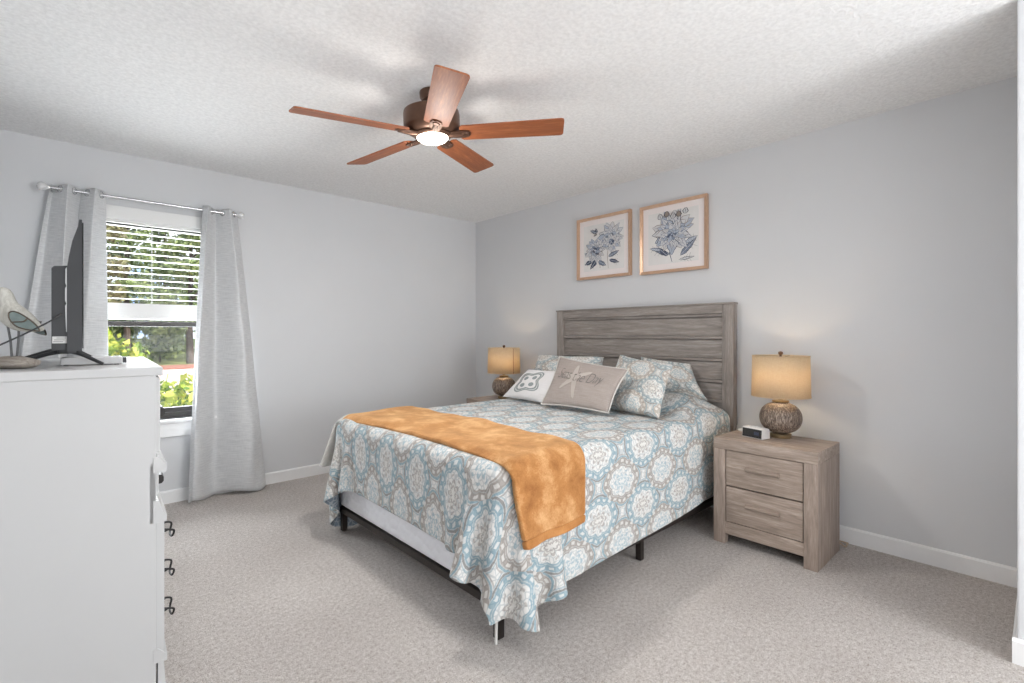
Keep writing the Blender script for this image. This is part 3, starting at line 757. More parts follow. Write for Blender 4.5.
def drape(X, steps, iters, infl, pin=None, extra=None, stiff_bend=.25):
    m, n = X.shape[:2]; rest = X.copy(); V_ = np.zeros_like(X); sp = X.copy()
    ln = lambda A, B: np.linalg.norm((B-A)[..., :2], axis=-1, keepdims=True)
    hX = ln(X[:-1], X[1:]); hY = ln(X[:, :-1], X[:, 1:]); hd1 = ln(X[:-1, :-1], X[1:, 1:]); hd2 = ln(X[1:, :-1], X[:-1, 1:])
    def solve(A, B, Lr, k):
        d = B-A; l = np.linalg.norm(d, axis=-1, keepdims=True)+1e-9
        c = d*(k*.5*(l-Lr)/l); return c
    dt = .022
    for st in range(steps):
        V_ *= .985 if st < steps*.7 else .93
        V_[..., 2] -= 9.8*dt
        old = X.copy(); X = X+V_*dt
        for it in range(iters):
            for s in (0, 1):
                A, B = X[s:m-1:2], X[s+1:m:2]; A = A[:len(B)]; c = solve(A, B, hX[s::2][:len(B)], 1.0); X[s:m-1:2][:len(B)] += c; X[s+1:m:2] -= c
            for s in (0, 1):
                A, B = X[:, s:n-1:2], X[:, s+1:n:2]; A = A[:, :B.shape[1]]; c = solve(A, B, hY[:, s::2][:, :B.shape[1]], 1.0); X[:, s:n-1:2][:, :B.shape[1]] += c; X[:, s+1:n:2] -= c
            c = solve(X[:-1, :-1], X[1:, 1:], hd1, .35)
            X[:-1, :-1] += c*.5; X[1:, 1:] -= c*.5
            c = solve(X[1:, :-1], X[:-1, 1:], hd2, .35)
            X[1:, :-1] += c*.5; X[:-1, 1:] -= c*.5
            if it % 3 == 0:
                c = solve(X[:-2], X[2:], hX[:-1]+hX[1:], stiff_bend); X[:-2] += c*.4; X[2:] -= c*.4
                c = solve(X[:, :-2], X[:, 2:], hY[:, :-1]+hY[:, 1:], stiff_bend); X[:, :-2] += c*.4; X[:, 2:] -= c*.4
            if it % 4 == 3 or it == iters-1:
                F_ = X.reshape(-1, 3); collide(F_, infl)
                if extra: extra(F_)
                F_[:, 2] = np.maximum(F_[:, 2], .012); X = F_.reshape(m, n, 3)
                if pin is not None: X[pin] = sp[pin]
        V_ = (X-old)/dt
        # friction on the top of the bed
        ontop = X[..., 2] > ZTOP-.02
        V_[ontop] *= .5
    return X

SPC = .03
def cloth_grid(u0, u1, v0, v1, sp=SPC):
    nu = int(round((u1-u0)/sp))+1; nv = int(round((v1-v0)/sp))+1
    return np.stack(np.meshgrid(u0+sp*np.arange(nu), v0+sp*np.arange(nv), indexing='ij'), -1)
# cloth coordinates: u along the bed (foot = small), v across
UVc = cloth_grid(-.36, 2.02, -.57, 1.52+.57)
kt = np.interp(UVc[..., 0], [-.3, 2.02], [1.0, .80])
vo_ = np.minimum(UVc[..., 1], 0)+np.maximum(UVc[..., 1]-1.52, 0); UVc[..., 1] += vo_*(kt-1)
ca = np.clip(-UVc[..., 0]/.36, 0, 1)
for side in (0, 1):
    vo_ = np.minimum(UVc[..., 1], 0) if side == 0 else np.maximum(UVc[..., 1]-1.52, 0)
    cb = np.clip(np.abs(vo_)/.57, 0, 1); kk = (.56 if side == 0 else .36)*ca*cb
    UVc[..., 0] -= np.minimum(UVc[..., 0], 0)*kk; UVc[..., 1] -= vo_*kk
rot = math.radians(-.8)
px = BX0+UVc[..., 0]; py = BY0+UVc[..., 1]
cx, cy = -.3, -2.07
X0 = np.stack([cx+(px-cx)*math.cos(rot)-(py-cy)*math.sin(rot), cy+(px-cx)*math.sin(rot)+(py-cy)*math.cos(rot), np.full(px.shape, ZTOP+.012)], -1)
X0[..., 2] += bump_z(X0[..., 0], X0[..., 1])
pin = (X0[..., 0] > BX0+.16) & (X0[..., 1] > BY0+.16) & (X0[..., 1] < BY1-.16)
COV = drape(X0, 90, 45, .014, pin)
if 0: print(COV[0, :, 2], COV[:, 0, 2], 'STRETCH', np.linalg.norm(np.diff(COV, axis=0), axis=2).max(), np.linalg.norm(np.diff(COV, axis=1), axis=2).max())
me = grid_mesh('coverlet', COV, UVc+np.array([.5, .62])); o = link('coverlet', me, [M['coverlet'], M['lining']], None, True, 180)
sd = o.modifiers.new('smooth', 'SUBSURF'); sd.levels = sd.render_levels = 2
so = o.modifiers.new('quilt', 'SOLIDIFY'); so.thickness = .008; so.offset = 0; so.material_offset = 1
tag(o, 'quilted coverlet with teal and taupe medallions spread over the bed', 'coverlet')

# ---- throw across the foot
def profile(y):  # path length from the left hem across to the right: returns (Y, Z) on a rounded box inflated by e
    pass
e = .030; zt = ZTOP+e; rr = .075
yl, yr = BY1+e+.012, BY0-e-.012
pts = []
for z in np.linspace(.40, zt-rr, 14): pts.append((yl+.035*(zt-rr-z)/.25, z))
for a in np.linspace(0, PI/2, 8)[1:]: pts.append((yl-rr+rr*math.cos(a), zt-rr+rr*math.sin(a)))
for y in np.linspace(yl-rr, yr+rr, 54)[1:]: pts.append((y, zt))
for a in np.linspace(PI/2, PI, 8)[1:]: pts.append((yr+rr+rr*math.cos(a), zt-rr+rr*math.sin(a)))
for z in np.linspace(zt-rr, .392, 16)[1:]: pts.append((yr-.016*(zt-rr-z)/.25, z))
pts = np.array(pts)
nn = len(pts); W_ = 18
s_ = np.linspace(0, 1, nn)
# the throw lies slightly askew: near and far edge as they run from left to right
xn = np.interp(s_, [0, .15, .5, .82, 1], [-2.19, -2.11, -2.065, -2.085, -2.075]); xf = np.interp(s_, [0, .15, .5, .82, 1], [-1.70, -1.62, -1.585, -1.66, -1.685])
TP = np.zeros((nn, W_, 3))
for j in range(W_):
    f = j/(W_-1); TP[:, j, 0] = xn*(1-f)+xf*f; TP[:, j, 1] = pts[:, 0]; TP[:, j, 2] = pts[:, 1]
TP[..., 2] += .004*np.sin(TP[..., 1]*9+TP[..., 0]*7)+.003*np.sin(TP[..., 1]*23-TP[..., 0]*15)
# lower the near edge where it rolls over the foot of the bed
dx = np.clip((BX0+.055)-TP[..., 0], 0, 1)
TP[..., 2] -= np.where(np.abs(TP[..., 1]-(-2.07)) < .80, dx*1.1, 0)
# rest outside the coverlet's folds at the right and left side
cv = COV.reshape(-1, 3)
for i in range(nn):
    for j in range(W_):
        x, y, z = TP[i, j]
        if z < zt-.05:
            near = cv[(np.abs(cv[:, 0]-x) < .05) & (np.abs(cv[:, 2]-z) < .05)]
            if y < -2.07:
                k = near[near[:, 1] < -2.5]
                if len(k): TP[i, j, 1] = min(y, k[:, 1].min()-.016)
            else:
                k = near[near[:, 1] > -1.6]
                if len(k): TP[i, j, 1] = max(y, k[:, 1].max()+.016)
for _ in range(6):
    T2 = TP.copy(); T2[1:-1, :, 1] = (TP[:-2, :, 1]+TP[2:, :, 1])/2; T2[:, 1:-1, 1] = .5*T2[:, 1:-1, 1]+.25*(T2[:, :-2, 1]+T2[:, 2:, 1])
    side = TP[..., 2] < zt-.06; TP[..., 1] = np.where(side, T2[..., 1], TP[..., 1])
th = thing('throw_blanket', 'golden tan plush throw folded across the foot of the bed', 'throw blanket', (-1.86, -2.07, ZTOP))
TL = TP-np.array(th.location)
def throw_part(name, sl, mat, th_=.020, off=0):
    o = link(name, grid_mesh(name, TL[sl]), mat, th, True, 180)
    s1 = o.modifiers.new('smooth', 'SUBSURF'); s1.levels = s1.render_levels = 2
    s2 = o.modifiers.new('plush', 'SOLIDIFY'); s2.thickness = th_; s2.offset = 0
    return o
throw_part('plush_side', np.s_[20:nn-2, :], M['throw'])
throw_part('hem_binding', np.s_[nn-3:, :], M['throw_edge'], .023)
throw_part('grey_reverse', np.s_[:21, :], M['throw_back'])['label'] = 'pale grey turned over end'

# ---- cushions
class Cushion:
    def __init__(s, BL, BR, TR, TL_, thick, pinch=.05, seed=0, edge=.5):
        s.c = [np.array(p, float) for p in (BL, BR, TR, TL_)]; s.t = thick; s.pinch = pinch; s.seed = seed
        n = np.cross(s.c[1]-s.c[0], s.c[3]-s.c[0]); s.n = n/np.linalg.norm(n)     # towards the viewer for BL->BR->TL order
        s.e = edge
    def at(s, u, v, side):
        u = np.asarray(u, float); v = np.asarray(v, float)
        # sides drawn in between the corners
        uu = u+s.pinch*(.5-u)*2*np.sin(PI*v)**1*np.abs(2*u-1)**2*.5; vv = v+s.pinch*(.5-v)*2*np.sin(PI*u)*np.abs(2*v-1)**2*.5
        p = ((1-uu)*(1-vv))[..., None]*s.c[0]+(uu*(1-vv))[..., None]*s.c[1]+(uu*vv)[..., None]*s.c[2]+((1-uu)*vv)[..., None]*s.c[3]
        pr = (np.clip(4*u*(1-u), 0, 1)**s.e)*(np.clip(4*v*(1-v), 0, 1)**s.e)
        wr = .05*np.sin(9*u+5*v+s.seed)+.05*np.sin(13*v-6*u+2*s.seed)+.03*np.sin(23*u+17*v+s.seed)
        return p+s.n*(side*s.t*pr*(1+wr))[..., None]
    def mesh(s, name, n=26, uvscale=(.6, .45), uvo=(0, 0)):
        g = np.linspace(0, 1, n); U, Vv = np.meshgrid(g, g, indexing='ij')
        me = bpy.data.meshes.new(name); A = s.at(U, Vv, np.ones_like(U)); B = s.at(U, Vv, -np.ones_like(U))
        idA = np.arange(n*n).reshape(n, n); idB = idA+n*n
        idB[0] = idA[0]; idB[-1] = idA[-1]; idB[:, 0] = idA[:, 0]; idB[:, -1] = idA[:, -1]
        q = lambda I: np.stack([I[:-1, :-1], I[1:, :-1], I[1:, 1:], I[:-1, 1:]], -1).reshape(-1, 4)
        fa = q(idA); fb = q(idB)[:, ::-1]; fs = np.vstack([fa, fb])
        verts = np.vstack([A.reshape(-1, 3), B.reshape(-1, 3)])
        used = np.unique(fs); rem = np.full(len(verts), -1); rem[used] = np.arange(len(used))
        me.from_pydata(verts[used].tolist(), [], rem[fs].tolist())
        l = me.uv_layers.new(name='UVMap'); uv = np.stack([U*uvscale[0]+uvo[0], Vv*uvscale[1]+uvo[1]], -1).reshape(-1, 2); uv = np.vstack([uv, uv])
        l.data.foreach_set('uv', uv[fs.reshape(-1)].astype(np.float32).ravel()); me.update(); return me
    def decal(s, name, polys, mat, parent, lift=.0035):
        """polys: list of 2-D outlines in (u, v); finely cut so that they follow the cushion"""
        bm = bm_new()
        for pl in polys:
            f = bm.faces.new([bm.verts.new((a, b, 0)) for a, b in pl])
        bmesh.ops.triangulate(bm, faces=bm.faces)
        for _ in range(2):
            lg = [ed for ed in bm.edges if ed.calc_length() > .05]
            if lg: bmesh.ops.subdivide_edges(bm, edges=lg, cuts=1); bmesh.ops.triangulate(bm, faces=bm.faces)
        for v in bm.verts:
            p = s.at(np.array([v.co.x]), np.array([v.co.y]), np.ones(1))[0]+s.n*lift; v.co = Vector(p)
        bmesh.ops.recalc_face_normals(bm, faces=bm.faces)
        ex = bmesh.ops.extrude_face_region(bm, geom=bm.faces[:]); 
        bmesh.ops.translate(bm, verts=[g for g in ex['geom'] if isinstance(g, bmesh.types.BMVert)], vec=Vector(-s.n*.002))
        o = from_bm(name, bm, mat, parent, False)
        return o
def make_cushion(c, name, label, cat, mat, uvs=(.66, .5), uvo=(0, 0), group=None):
    b = (c.c[0]+c.c[1])/2
    r = thing(name, label, cat, tuple(b), group=group)
    return r
def child(o, r): o.parent = r; o.matrix_parent_inverse = Matrix.Translation(-Vector(r.location)); return o

# shams (bodies of the same cloth as the coverlet)
def sham(label, c, uvo):
    me = c.mesh('sham', 28, (.68, .50), uvo); o = link('pillow_sham', me, M['sham'], None, True, 180)
    sd = o.modifiers.new('smooth', 'SUBSURF'); sd.levels = sd.render_levels = 1
    ctr = (c.c[0]+c.c[1])/2
    me.transform(Matrix.Translation(-Vector(ctr))); o.location = Vector(ctr)
    return tag(o, label, 'pillow')
SH1 = Cushion((-0.5448, -1.3211, 0.7650), (-0.5197, -2.1434, 0.7650), (-0.3237, -1.9887, 1.0410), (-0.3480, -1.3020, 1.0367), 0.075, pinch=0.1, seed=1.0, edge=0.42)
SH2 = Cushion((-0.6840, -2.1992, 0.7030), (-0.7605, -2.7117, 0.7030), (-0.4653, -2.6369, 1.0150), (-0.3421, -2.1373, 1.0684), 0.062, pinch=0.09, seed=3.4, edge=0.42)
SH3 = Cushion((-0.2342, -2.2451, 0.7720), (-0.2371, -2.7588, 0.7720), (-0.1174, -2.5721, 1.0049), (-0.0954, -2.1473, 1.0432), 0.07, pinch=0.09, seed=2.0, edge=0.42)
sham('patterned pillow sham standing at the left end of the headboard', SH1, (.3, .2))
sham('patterned pillow sham at the right end, propped behind another sham', SH3, (.1, .5))
sham('patterned pillow sham leaning in front, just right of the taupe cushion', SH2, (.62, .1))

# taupe cushion with lettering
g = Cushion((-0.9129, -1.8843, 0.7260), (-0.8899, -2.4370, 0.7260), (-0.7012, -2.4534, 0.9846), (-0.6809, -1.8476, 1.0471), 0.046, pinch=0.07, seed=0.7, edge=0.45)
gr = make_cushion(g, 'lettered_cushion', 'taupe oblong cushion printed with a starfish and script words', 'cushion', None)
o = link('cover', g.mesh('cover', 30, (.6, .42)), M['taupe_cloth'], gr, True, 180); child(o, gr); sd = o.modifiers.new('smooth', 'SUBSURF'); sd.levels = sd.render_levels = 1
bm = bm_new(); k = np.linspace(0, 1, 20); loop = []
for uu, vv in ((k, 0*k), (0*k+1, k), (k[::-1], 0*k+1), (0*k, k[::-1])): loop += [tuple(p) for p in g.at(uu, vv, np.zeros(20))[:-1]]
tube(bm, loop+[loop[0]], .0042, 7, caps=False); child(from_bm('piping', bm, M['piping'], gr), gr)
star = []
cu, cvv = .415, .56
for kk in range(5):
    a = math.radians([28, 96, 168, 222, 285][kk]); Lr = [.36, .30, .27, .36, .44][kk]
    asp = .68
    d = np.array([math.cos(a)*asp, math.sin(a)]); nrm = np.array([-math.sin(a)*asp, math.cos(a)])
    c0 = np.array([cu, cvv]); star.append([tuple(c0-nrm*.055), tuple(c0+d*Lr*.5-nrm*.042), tuple(c0+d*Lr*.93-nrm*.022), tuple(c0+d*Lr), tuple(c0+d*Lr*.93+nrm*.022), tuple(c0+d*Lr*.5+nrm*.042), tuple(c0+nrm*.055)])
child(g.decal('starfish_print', star, M['star_cloth'], gr, .003), gr)
tc = bpy.data.curves.new('words', 'FONT'); tc.body = 'Seas the Day'; tc.size = 1; tc.shear = .35; tc.space_character = .92; tc.offset = -.016
to = bpy.data.objects.new('words_tmp', tc); COL.objects.link(to); bpy.context.view_layer.update()
tm = bpy.data.meshes.new_from_object(to.evaluated_get(bpy.context.evaluated_depsgraph_get())); bpy.data.objects.remove(to)
co = np.array([v.co[:] for v in tm.vertices]); x0_, x1_ = co[:, 0].min(), co[:, 0].max()
bm = bm_new(); bm.from_mesh(tm)
for v in bm.verts:
    uu = .15+(v.co.x-x0_)/(x1_-x0_)*.66; vv = .50+(v.co.y)*.32+.02*math.sin(uu*9)
    v.co = Vector(g.at(np.array([uu]), np.array([vv]), np.ones(1))[0]+g.n*.0048)
child(from_bm('lettering', bm, M['script_ink'], gr, False), gr)

# white cushion with embroidered motif
w = Cushion((-0.7885, -1.3285, 0.7120), (-0.8359, -1.8879, 0.7120), (-0.6803, -1.9098, 0.9445), (-0.6507, -1.4938, 0.9362), 0.045, pinch=0.06, seed=2.2, edge=0.45)
wr2 = make_cushion(w, 'embroidered_cushion', 'white cushion with a grey quatrefoil motif, left of the taupe one', 'cushion', None)
o = link('cover', w.mesh('cover', 26, (.45, .45)), M['white_cloth'], wr2, True, 180); child(o, wr2); sd = o.modifiers.new('smooth', 'SUBSURF'); sd.levels = sd.render_levels = 1
def quat(cu, cv_, sx, sy, rot_, s=1, lobes=4, depth=.20, n=40):
    out = []
    for k in range(n):
        a = 2*PI*k/n; r = (1-depth*abs(math.cos(2*a))**1.2*0-depth*math.cos(4*a))*s
        x, y = r*math.cos(a), r*math.sin(a); out.append((cu+sx*(x*math.cos(rot_)-y*math.sin(rot_)), cv_+sy*(x*math.sin(rot_)+y*math.cos(rot_))))
    return out
def ringpoly(a, b): return [[a[i], a[(i+1)%len(a)], b[(i+1)%len(a)], b[i]] for i in range(len(a))]
QC = (.42, .52, .27, .33, .20)
child(w.decal('motif_outline', ringpoly(quat(*QC, 1.0), quat(*QC, .91))+ringpoly(quat(*QC, .84), quat(*QC, .74)), M['embroid'], wr2, .003), wr2)
pp = []
for a in (.985, .985+PI/2, .985+PI, .985+1.5*PI):
    c_ = (.42+.27*.48*math.cos(a), .52+.33*.48*math.sin(a)); pp.append(quat(c_[0], c_[1], .048, .060, .20, 1, 4, .0, 16))
child(w.decal('motif_petals', pp, M['embroid_dark'], wr2, .0032), wr2)

# ================================================================== NIGHTSTANDS
def nightstand(label, x0, x1, y0, y1, h):
    r = thing('nightstand', label, 'nightstand', (x0, (y0+y1)/2, 0)); D = x1-x0; w = (y1-y0)/2
    # local x: 0 front .. D back ; y -w..w
    ft = .062
    bm = bm_new(); box(bm, 0, D, -w, w, h-ft, h, .003); from_bm('top', bm, M['nswood_h'], r, True, 30)
    for s in (-1, 1):
        bm = bm_new(); a, b = (-w, -w+.066) if s < 0 else (w-.066, w)
        box(bm, 0, .045, a, b, 0, h-ft-.0005, .003); from_bm('front_post', bm, M['nswood_v'], r, True, 30)
        bm = bm_new(); a, b = (-w, -w+.03) if s < 0 else (w-.03, w)
        box(bm, .0455, D, a, b, 0, h-ft-.0005, .002); from_bm('side_panel', bm, M['nswood_v'], r, True, 30)
    bm = bm_new(); box(bm, D-.012, D-.002, -w+.03, w-.03, .05, h-ft-.001); box(bm, .03, D-.012, -w+.03, w-.03, .125, .135); from_bm('back_panel', bm, M['nswood_v'], r, False)
    bm = bm_new(); box(bm, .006, .03, -w+.066, w-.066, .058, .128, .002); from_bm('base_rail', bm, M['nswood_h'], r, False)
    bm = bm_new(); box(bm, .032, .04, -w+.066, w-.066, .128, h-ft-.001); from_bm('gap_shade_sheet', bm, M['darkline'], r, False)['label'] = 'dark sheet painted as shade behind the drawers'
    zh = (h-ft-.128)/2
    for k in range(2):
        z0_ = .128+k*zh+.004; z1_ = .128+(k+1)*zh-.004
        bm = bm_new(); box(bm, .007, .031, -w+.071, w-.071, z0_, z1_, .002); d = from_bm('drawer', bm, M['nswood_h'], r, True, 30)
        bm = bm_new(); zc = (z0_+z1_)/2+.012
        prism(bm, [(.0075, zc-.010), (-.004, zc-.012), (-.014, zc-.004), (-.015, zc+.006), (-.004, zc+.011), (.0075, zc+.011)], 1, -.088, .088); from_bm('drawer_handle', bm, M['nswood_h'], d, True, 30)
    return r
NS_H = .606
nightstand('taupe wood two drawer nightstand standing right of the bed', -.54, -.155, -3.471, -2.931, NS_H)
nightstand('taupe wood nightstand mostly hidden left of the bed', -.54, -.155, -1.085, -.545, NS_H)

# ================================================================== LAMPS
def table_lamp(label, x, y, zb, seam):
    r = thing('table_lamp', label, 'lamp', (x, y, zb))
    bm = bm_new(); lathe(bm, [(0, 0), (.056, 0), (.058, .003), (.058, .020), (.054, .024), (0, .024)]); from_bm('base_plate', bm, M['brass'], r)
    bm = bm_new()
    prof = [(.03, .024)]+[(.112*math.cos(a)**.72, .115+.089*math.sin(a)) for a in np.linspace(-1.38, 1.30, 26)]+[(.042, .206), (.040, .210), (0, .210)]
    lathe(bm, prof, n=56); from_bm('body', bm, M['ceramic'], r)
    bm = bm_new(); lathe(bm, [(.043, .2065), (.046, .210), (.043, .216), (.014, .219), (.014, .262), (.018, .264), (.018, .300), (0, .302)], n=28); from_bm('neck', bm, M['brass'], r)
    z0, z1, r0, r1 = .240, .476, .155, .150
    bm = bm_new(); lathe(bm, [(r0, z0), (r1, z1)], n=64); o = from_bm('shade', bm, M['shade'], r, True, 60)
    s = o.modifiers.new('cloth', 'SOLIDIFY'); s.thickness = .0015
    for zz_, rr_ in ((z0, r0), (z1, r1)):
        bm = bm_new(); tube(bm, [(rr_*math.cos(a), rr_*math.sin(a), zz_) for a in np.linspace(0, 2*PI, 65)], .0022, 6, caps=False); from_bm('shade_rim', bm, M['shade'], o)
    bm = bm_new()
    for k in range(3):
        a = k*2*PI/3; tube(bm, [(0, 0, z1-.012), (r1*.98*math.cos(a), r1*.98*math.sin(a), z1-.002)], .0018, 6)
    for s in (-1, 1): tube(bm, smooth_path([(s*.012, 0, .262), (s*.045, 0, .33), (s*.04, 0, .43), (0, 0, z1-.012)], 5), .0016, 6)
    from_bm('harp', bm, M['brass'], r)
    bm = bm_new(); lathe(bm, [(0, z1-.014), (.006, z1-.012), (.006, z1+.006), (.010, z1+.008), (.0135, z1+.016), (.011, z1+.024), (0, z1+.028)], n=20); from_bm('finial', bm, M['bronze'], r)
    bm = bm_new(); lathe(bm, [(0, .300), (.012, .302), (.014, .315), (.026, .345), (.028, .36), (.02, .38), (0, .388)], n=20); from_bm('bulb', bm, M['bulb'], r)
    if seam:
        a = seam; bm = bm_new(); q = .0009
        rs = [((r0+q+.001), z0+.002), ((r1+q+.001), z1-.002)]
        vs = []
        for rr_, zz_ in rs:
            for da in (-.012, .012): vs.append(bm.verts.new((rr_*math.cos(a+da), rr_*math.sin(a+da), zz_)))
            for da in (.012, -.012): vs.append(bm.verts.new(((rr_+.0012)*math.cos(a+da), (rr_+.0012)*math.sin(a+da), zz_)))
        for i in range(4): bm.faces.new((vs[i], vs[(i+1)%4], vs[4+(i+1)%4], vs[4+i]))
        bm.faces.new(vs[:4]); bm.faces.new(vs[4:])
        from_bm('shade_seam', bm, simple('rust_seam', (150, 84, 48), .8), o, False)['label'] = 'dark upright seam on the shade'
    lamp('lamp_glow', 'POINT', (x, y, zb+.35), 11, (1, .82, .60), radius=.03)
    return r
def _v(x, y): a = np.array([CAM[0]-x, CAM[1]-y]); return math.atan2(a[1], a[0])
table_lamp('lit table lamp with etched round base on the right nightstand', -.25, -3.197, NS_H, None)
table_lamp('lit table lamp left of the bed with a dark seam on its shade', -.28, -.785, NS_H, _v(-.28, -.785)+.60)

# ================================================================== ON THE RIGHT NIGHTSTAND
ck = thing('alarm_clock', 'small white alarm clock with black face in front of the lamp', 'clock', (-.412, -3.098, NS_H), math.radians(-14))
bm = bm_new(); prism(bm, [(0, .002), (.072, .002), (.066, .056), (.058, .060), (.010, .060), (.004, .056)], 1, -.064, .064); from_bm('case', bm, M['clock_white'], ck, False)
bm = bm_new(); prism(bm, [(-.003, .006), (.002, .006), (.006, .054), (.001, .054)], 1, -.060, .060); from_bm('face', bm, M['clock_face'], ck, False)
bm = bm_new(); box(bm, -.0036, -.0022, -.045, -.015, .022, .040); bm2 = None
from_bm('display', bm, simple('dim_blue_display', (62, 70, 92), .3), ck, False)
bm = bm_new(); box(bm, .02, .05, -.03, .03, .0598, .0635, .0015); from_bm('snooze_bar', bm, M['box_grey'], ck, False)
bm = bm_new(); box(bm, .008, .064, -.058, .058, 0, .0025); from_bm('foot_pad', bm, M['dark_plastic'], ck, False)
pad = bm_new(); lathe(pad, [(0, 0), (.036, 0), (.038, .002), (.038, .008), (.035, .010), (0, .0105)], n=32); o = from_bm('charging_puck', pad, M['clock_white']); o.location = (-.215, -2.978, NS_H); tag(o, 'small flat white disc near the bed on the right nightstand', 'charger')
bm = bm_new(); tube(bm, smooth_path([(-.148, -3.45, .055), (-.12, -3.478, .02), (-.09, -3.486, .007), (-.05, -3.482, .010), (-.03, -3.476, .008), (-.025, -3.40, .006)], 6), .0035, 8); o = from_bm('lamp_cord', bm, simple('tan_cord', (196, 172, 146), .6)); tag(o, 'tan cord trailing on carpet behind the right nightstand', 'cord')

# ================================================================== PICTURES
INK = [simple('ink_navy', (80, 90, 112), .8), simple('ink_slate', (126, 136, 154), .8), simple('ink_mist', (176, 184, 198), .8), simple('ink_wash', (206, 206, 208), .8), simple('ink_sepia', (150, 138, 130), .8), simple('ink_black', (48, 50, 60), .8)]
def picture(label, y0, y1, z0, z1, design, seed):
    rnd = random.Random(seed); r = thing('framed_print', label, 'picture', (-.003, (y0+y1)/2, (z0+z1)/2)); w = (y1-y0)/2; h = (z1-z0)/2
    ft, fd = .022, .030
    bm = bm_new()
    # mitred frame: outer/inner rectangles
    o4 = [(-w, -h), (w, -h), (w, h), (-w, h)]; i4 = [(-w+ft, -h+ft), (w-ft, -h+ft), (w-ft, h-ft), (-w+ft, h-ft)]
    for k in range(4):
        a, b, c, d = o4[k], o4[(k+1)%4], i4[(k+1)%4], i4[k]
        lo = [bm.verts.new((0, p[0], p[1])) for p in (a, b, c, d)]; hi = [bm.verts.new((-fd if i < 2 else -fd+.006, p[0], p[1])) for i, p in enumerate((a, b, c, d))]
        bm.faces.new(lo); bm.faces.new(hi)
        for i in range(4): bm.faces.new((lo[i], lo[(i+1)%4], hi[(i+1)%4], hi[i]))
    from_bm('frame', bm, M['rosewood'], r, False)
    bm = bm_new(); box(bm, -.012, -.002, -w+ft-.001, w-ft+.001, -h+ft-.001, h-ft+.001); from_bm('mat_board', bm, M['mat_board'], r, False)
    pw, ph = w-ft-.045, h-ft-.045
    bm = bm_new(); box(bm, -.0135, -.0121, -pw, pw, -ph, ph, 0, 0)
    lay = [-.0138]
    def P2(a, b):    # a: picture right (-y), b: up ; unit square -1..1
        return (lay[0], -max(-1, min(1, a))*pw, max(-1, min(1, b))*ph)
    def poly(pts, mi):
        lay[0] -= .0000035
        f = bm.faces.new([bm.verts.new(P2(*p)) for p in pts]); f.material_index = mi
    def stroke(pts, wd, mi):
        n_ = len(pts)
        for i in range(n_-1):
            (ax, ay), (bx, by) = pts[i], pts[i+1]; l = math.hypot(bx-ax, by-ay)+1e-9; nx, ny = -(by-ay)/l, (bx-ax)/l
            wa = wd*math.sin(PI*(i+.3)/(n_-.4))**.6; wb_ = wd*math.sin(PI*(min(i+1.3, n_-.6))/(n_-.4))**.6
            poly([(ax+nx*wa, ay+ny*wa), (ax-nx*wa, ay-ny*wa), (bx-nx*wb_, by-ny*wb_), (bx+nx*wb_, by+ny*wb_)], mi)
    def petal(cx_, cy_, a, Lr, wd, fill, line, lw=.010):
        ux, uy = math.cos(a), math.sin(a); L_, R_ = [], []
        for k in range(9):
            t_ = k/8; ww = wd*math.sin(PI*min(1, t_**.75*.97+.02))*(1+.15*math.sin(k*2.1+a*5)); L_.append((cx_+ux*Lr*t_-uy*ww, cy_+uy*Lr*t_+ux*ww)); R_.append((cx_+ux*Lr*t_+uy*ww, cy_+uy*Lr*t_-ux*ww))
        poly(L_+R_[::-1], fill); stroke(L_, lw, line); stroke(R_, lw, line)
        if rnd.random() < .6: stroke([(cx_+ux*Lr*t_, cy_+uy*Lr*t_) for t_ in (.15, .4, .65, .85)], lw*.7, line)
    def flower(cx_, cy_, R_, rings_, dark):
        for q in range(rings_):
            f = 1-q/rings_; n_ = 6+2*(rings_-q)
            for k in range(n_):
                a = 2*PI*k/n_+q*.5+rnd.uniform(-.15, .15)
                fill = rnd.choice([3, 2, 3, 3] if q < rings_*.45 else ([1, 2, 2, 0] if dark else [2, 3, 1, 2]))
                b0 = R_*f*.25; petal(cx_+math.cos(a)*b0, cy_+math.sin(a)*b0, a, R_*f*.8*rnd.uniform(.85, 1.1), R_*.20*rnd.uniform(.8, 1.2)*(.5+.5*f), fill, rnd.choice([0, 1, 5, 4, 1]), R_*.016)
    def leaf(cx_, cy_, a, Lr, wd, mi):
        petal(cx_, cy_, a, Lr, wd, mi, 5, .009); stroke([(cx_+math.cos(a)*Lr*t_, cy_+math.sin(a)*Lr*t_) for t_ in (0, .3, .6, .95)], .008, 3)
        for t_ in (.25, .45, .65):
            for s in (-1, 1): stroke([(cx_+math.cos(a)*Lr*t_, cy_+math.sin(a)*Lr*t_), (cx_+math.cos(a+s*.35)*Lr*(t_+.18), cy_+math.sin(a+s*.35)*Lr*(t_+.18))], .005, 5)
    if design == 1:
        stroke([(-.15, -.9), (-.2, -.5), (-.3, -.1)], .014, 4); stroke([(.25, -.95), (.2, -.4), (.3, .2)], .012, 4)
        leaf(-.3, -.5, -2.3, .55, .10, 0); leaf(-.25, -.6, -.5, .45, .09, 1); leaf(-.55, -.55, -2.8, .42, .09, 0); leaf(.25, -.45, .35, .55, .08, 1); leaf(.3, -.6, -.3, .5, .07, 0); leaf(-.7, -.3, 2.7, .28, .07, 2)
        flower(.38, .38, .62, 4, False); flower(.42, .14, .40, 3, True); flower(-.38, -.12, .52, 4, True)
        leaf(-.30, .62, 2.7, .36, .06, 1); leaf(-.28, .62, 1.9, .22, .05, 0); leaf(-.28, .60, -2.6, .2, .04, 4)
    else:
        stroke([(-.02, -.95), (-.12, -.6), (0, -.2)], .018, 0)
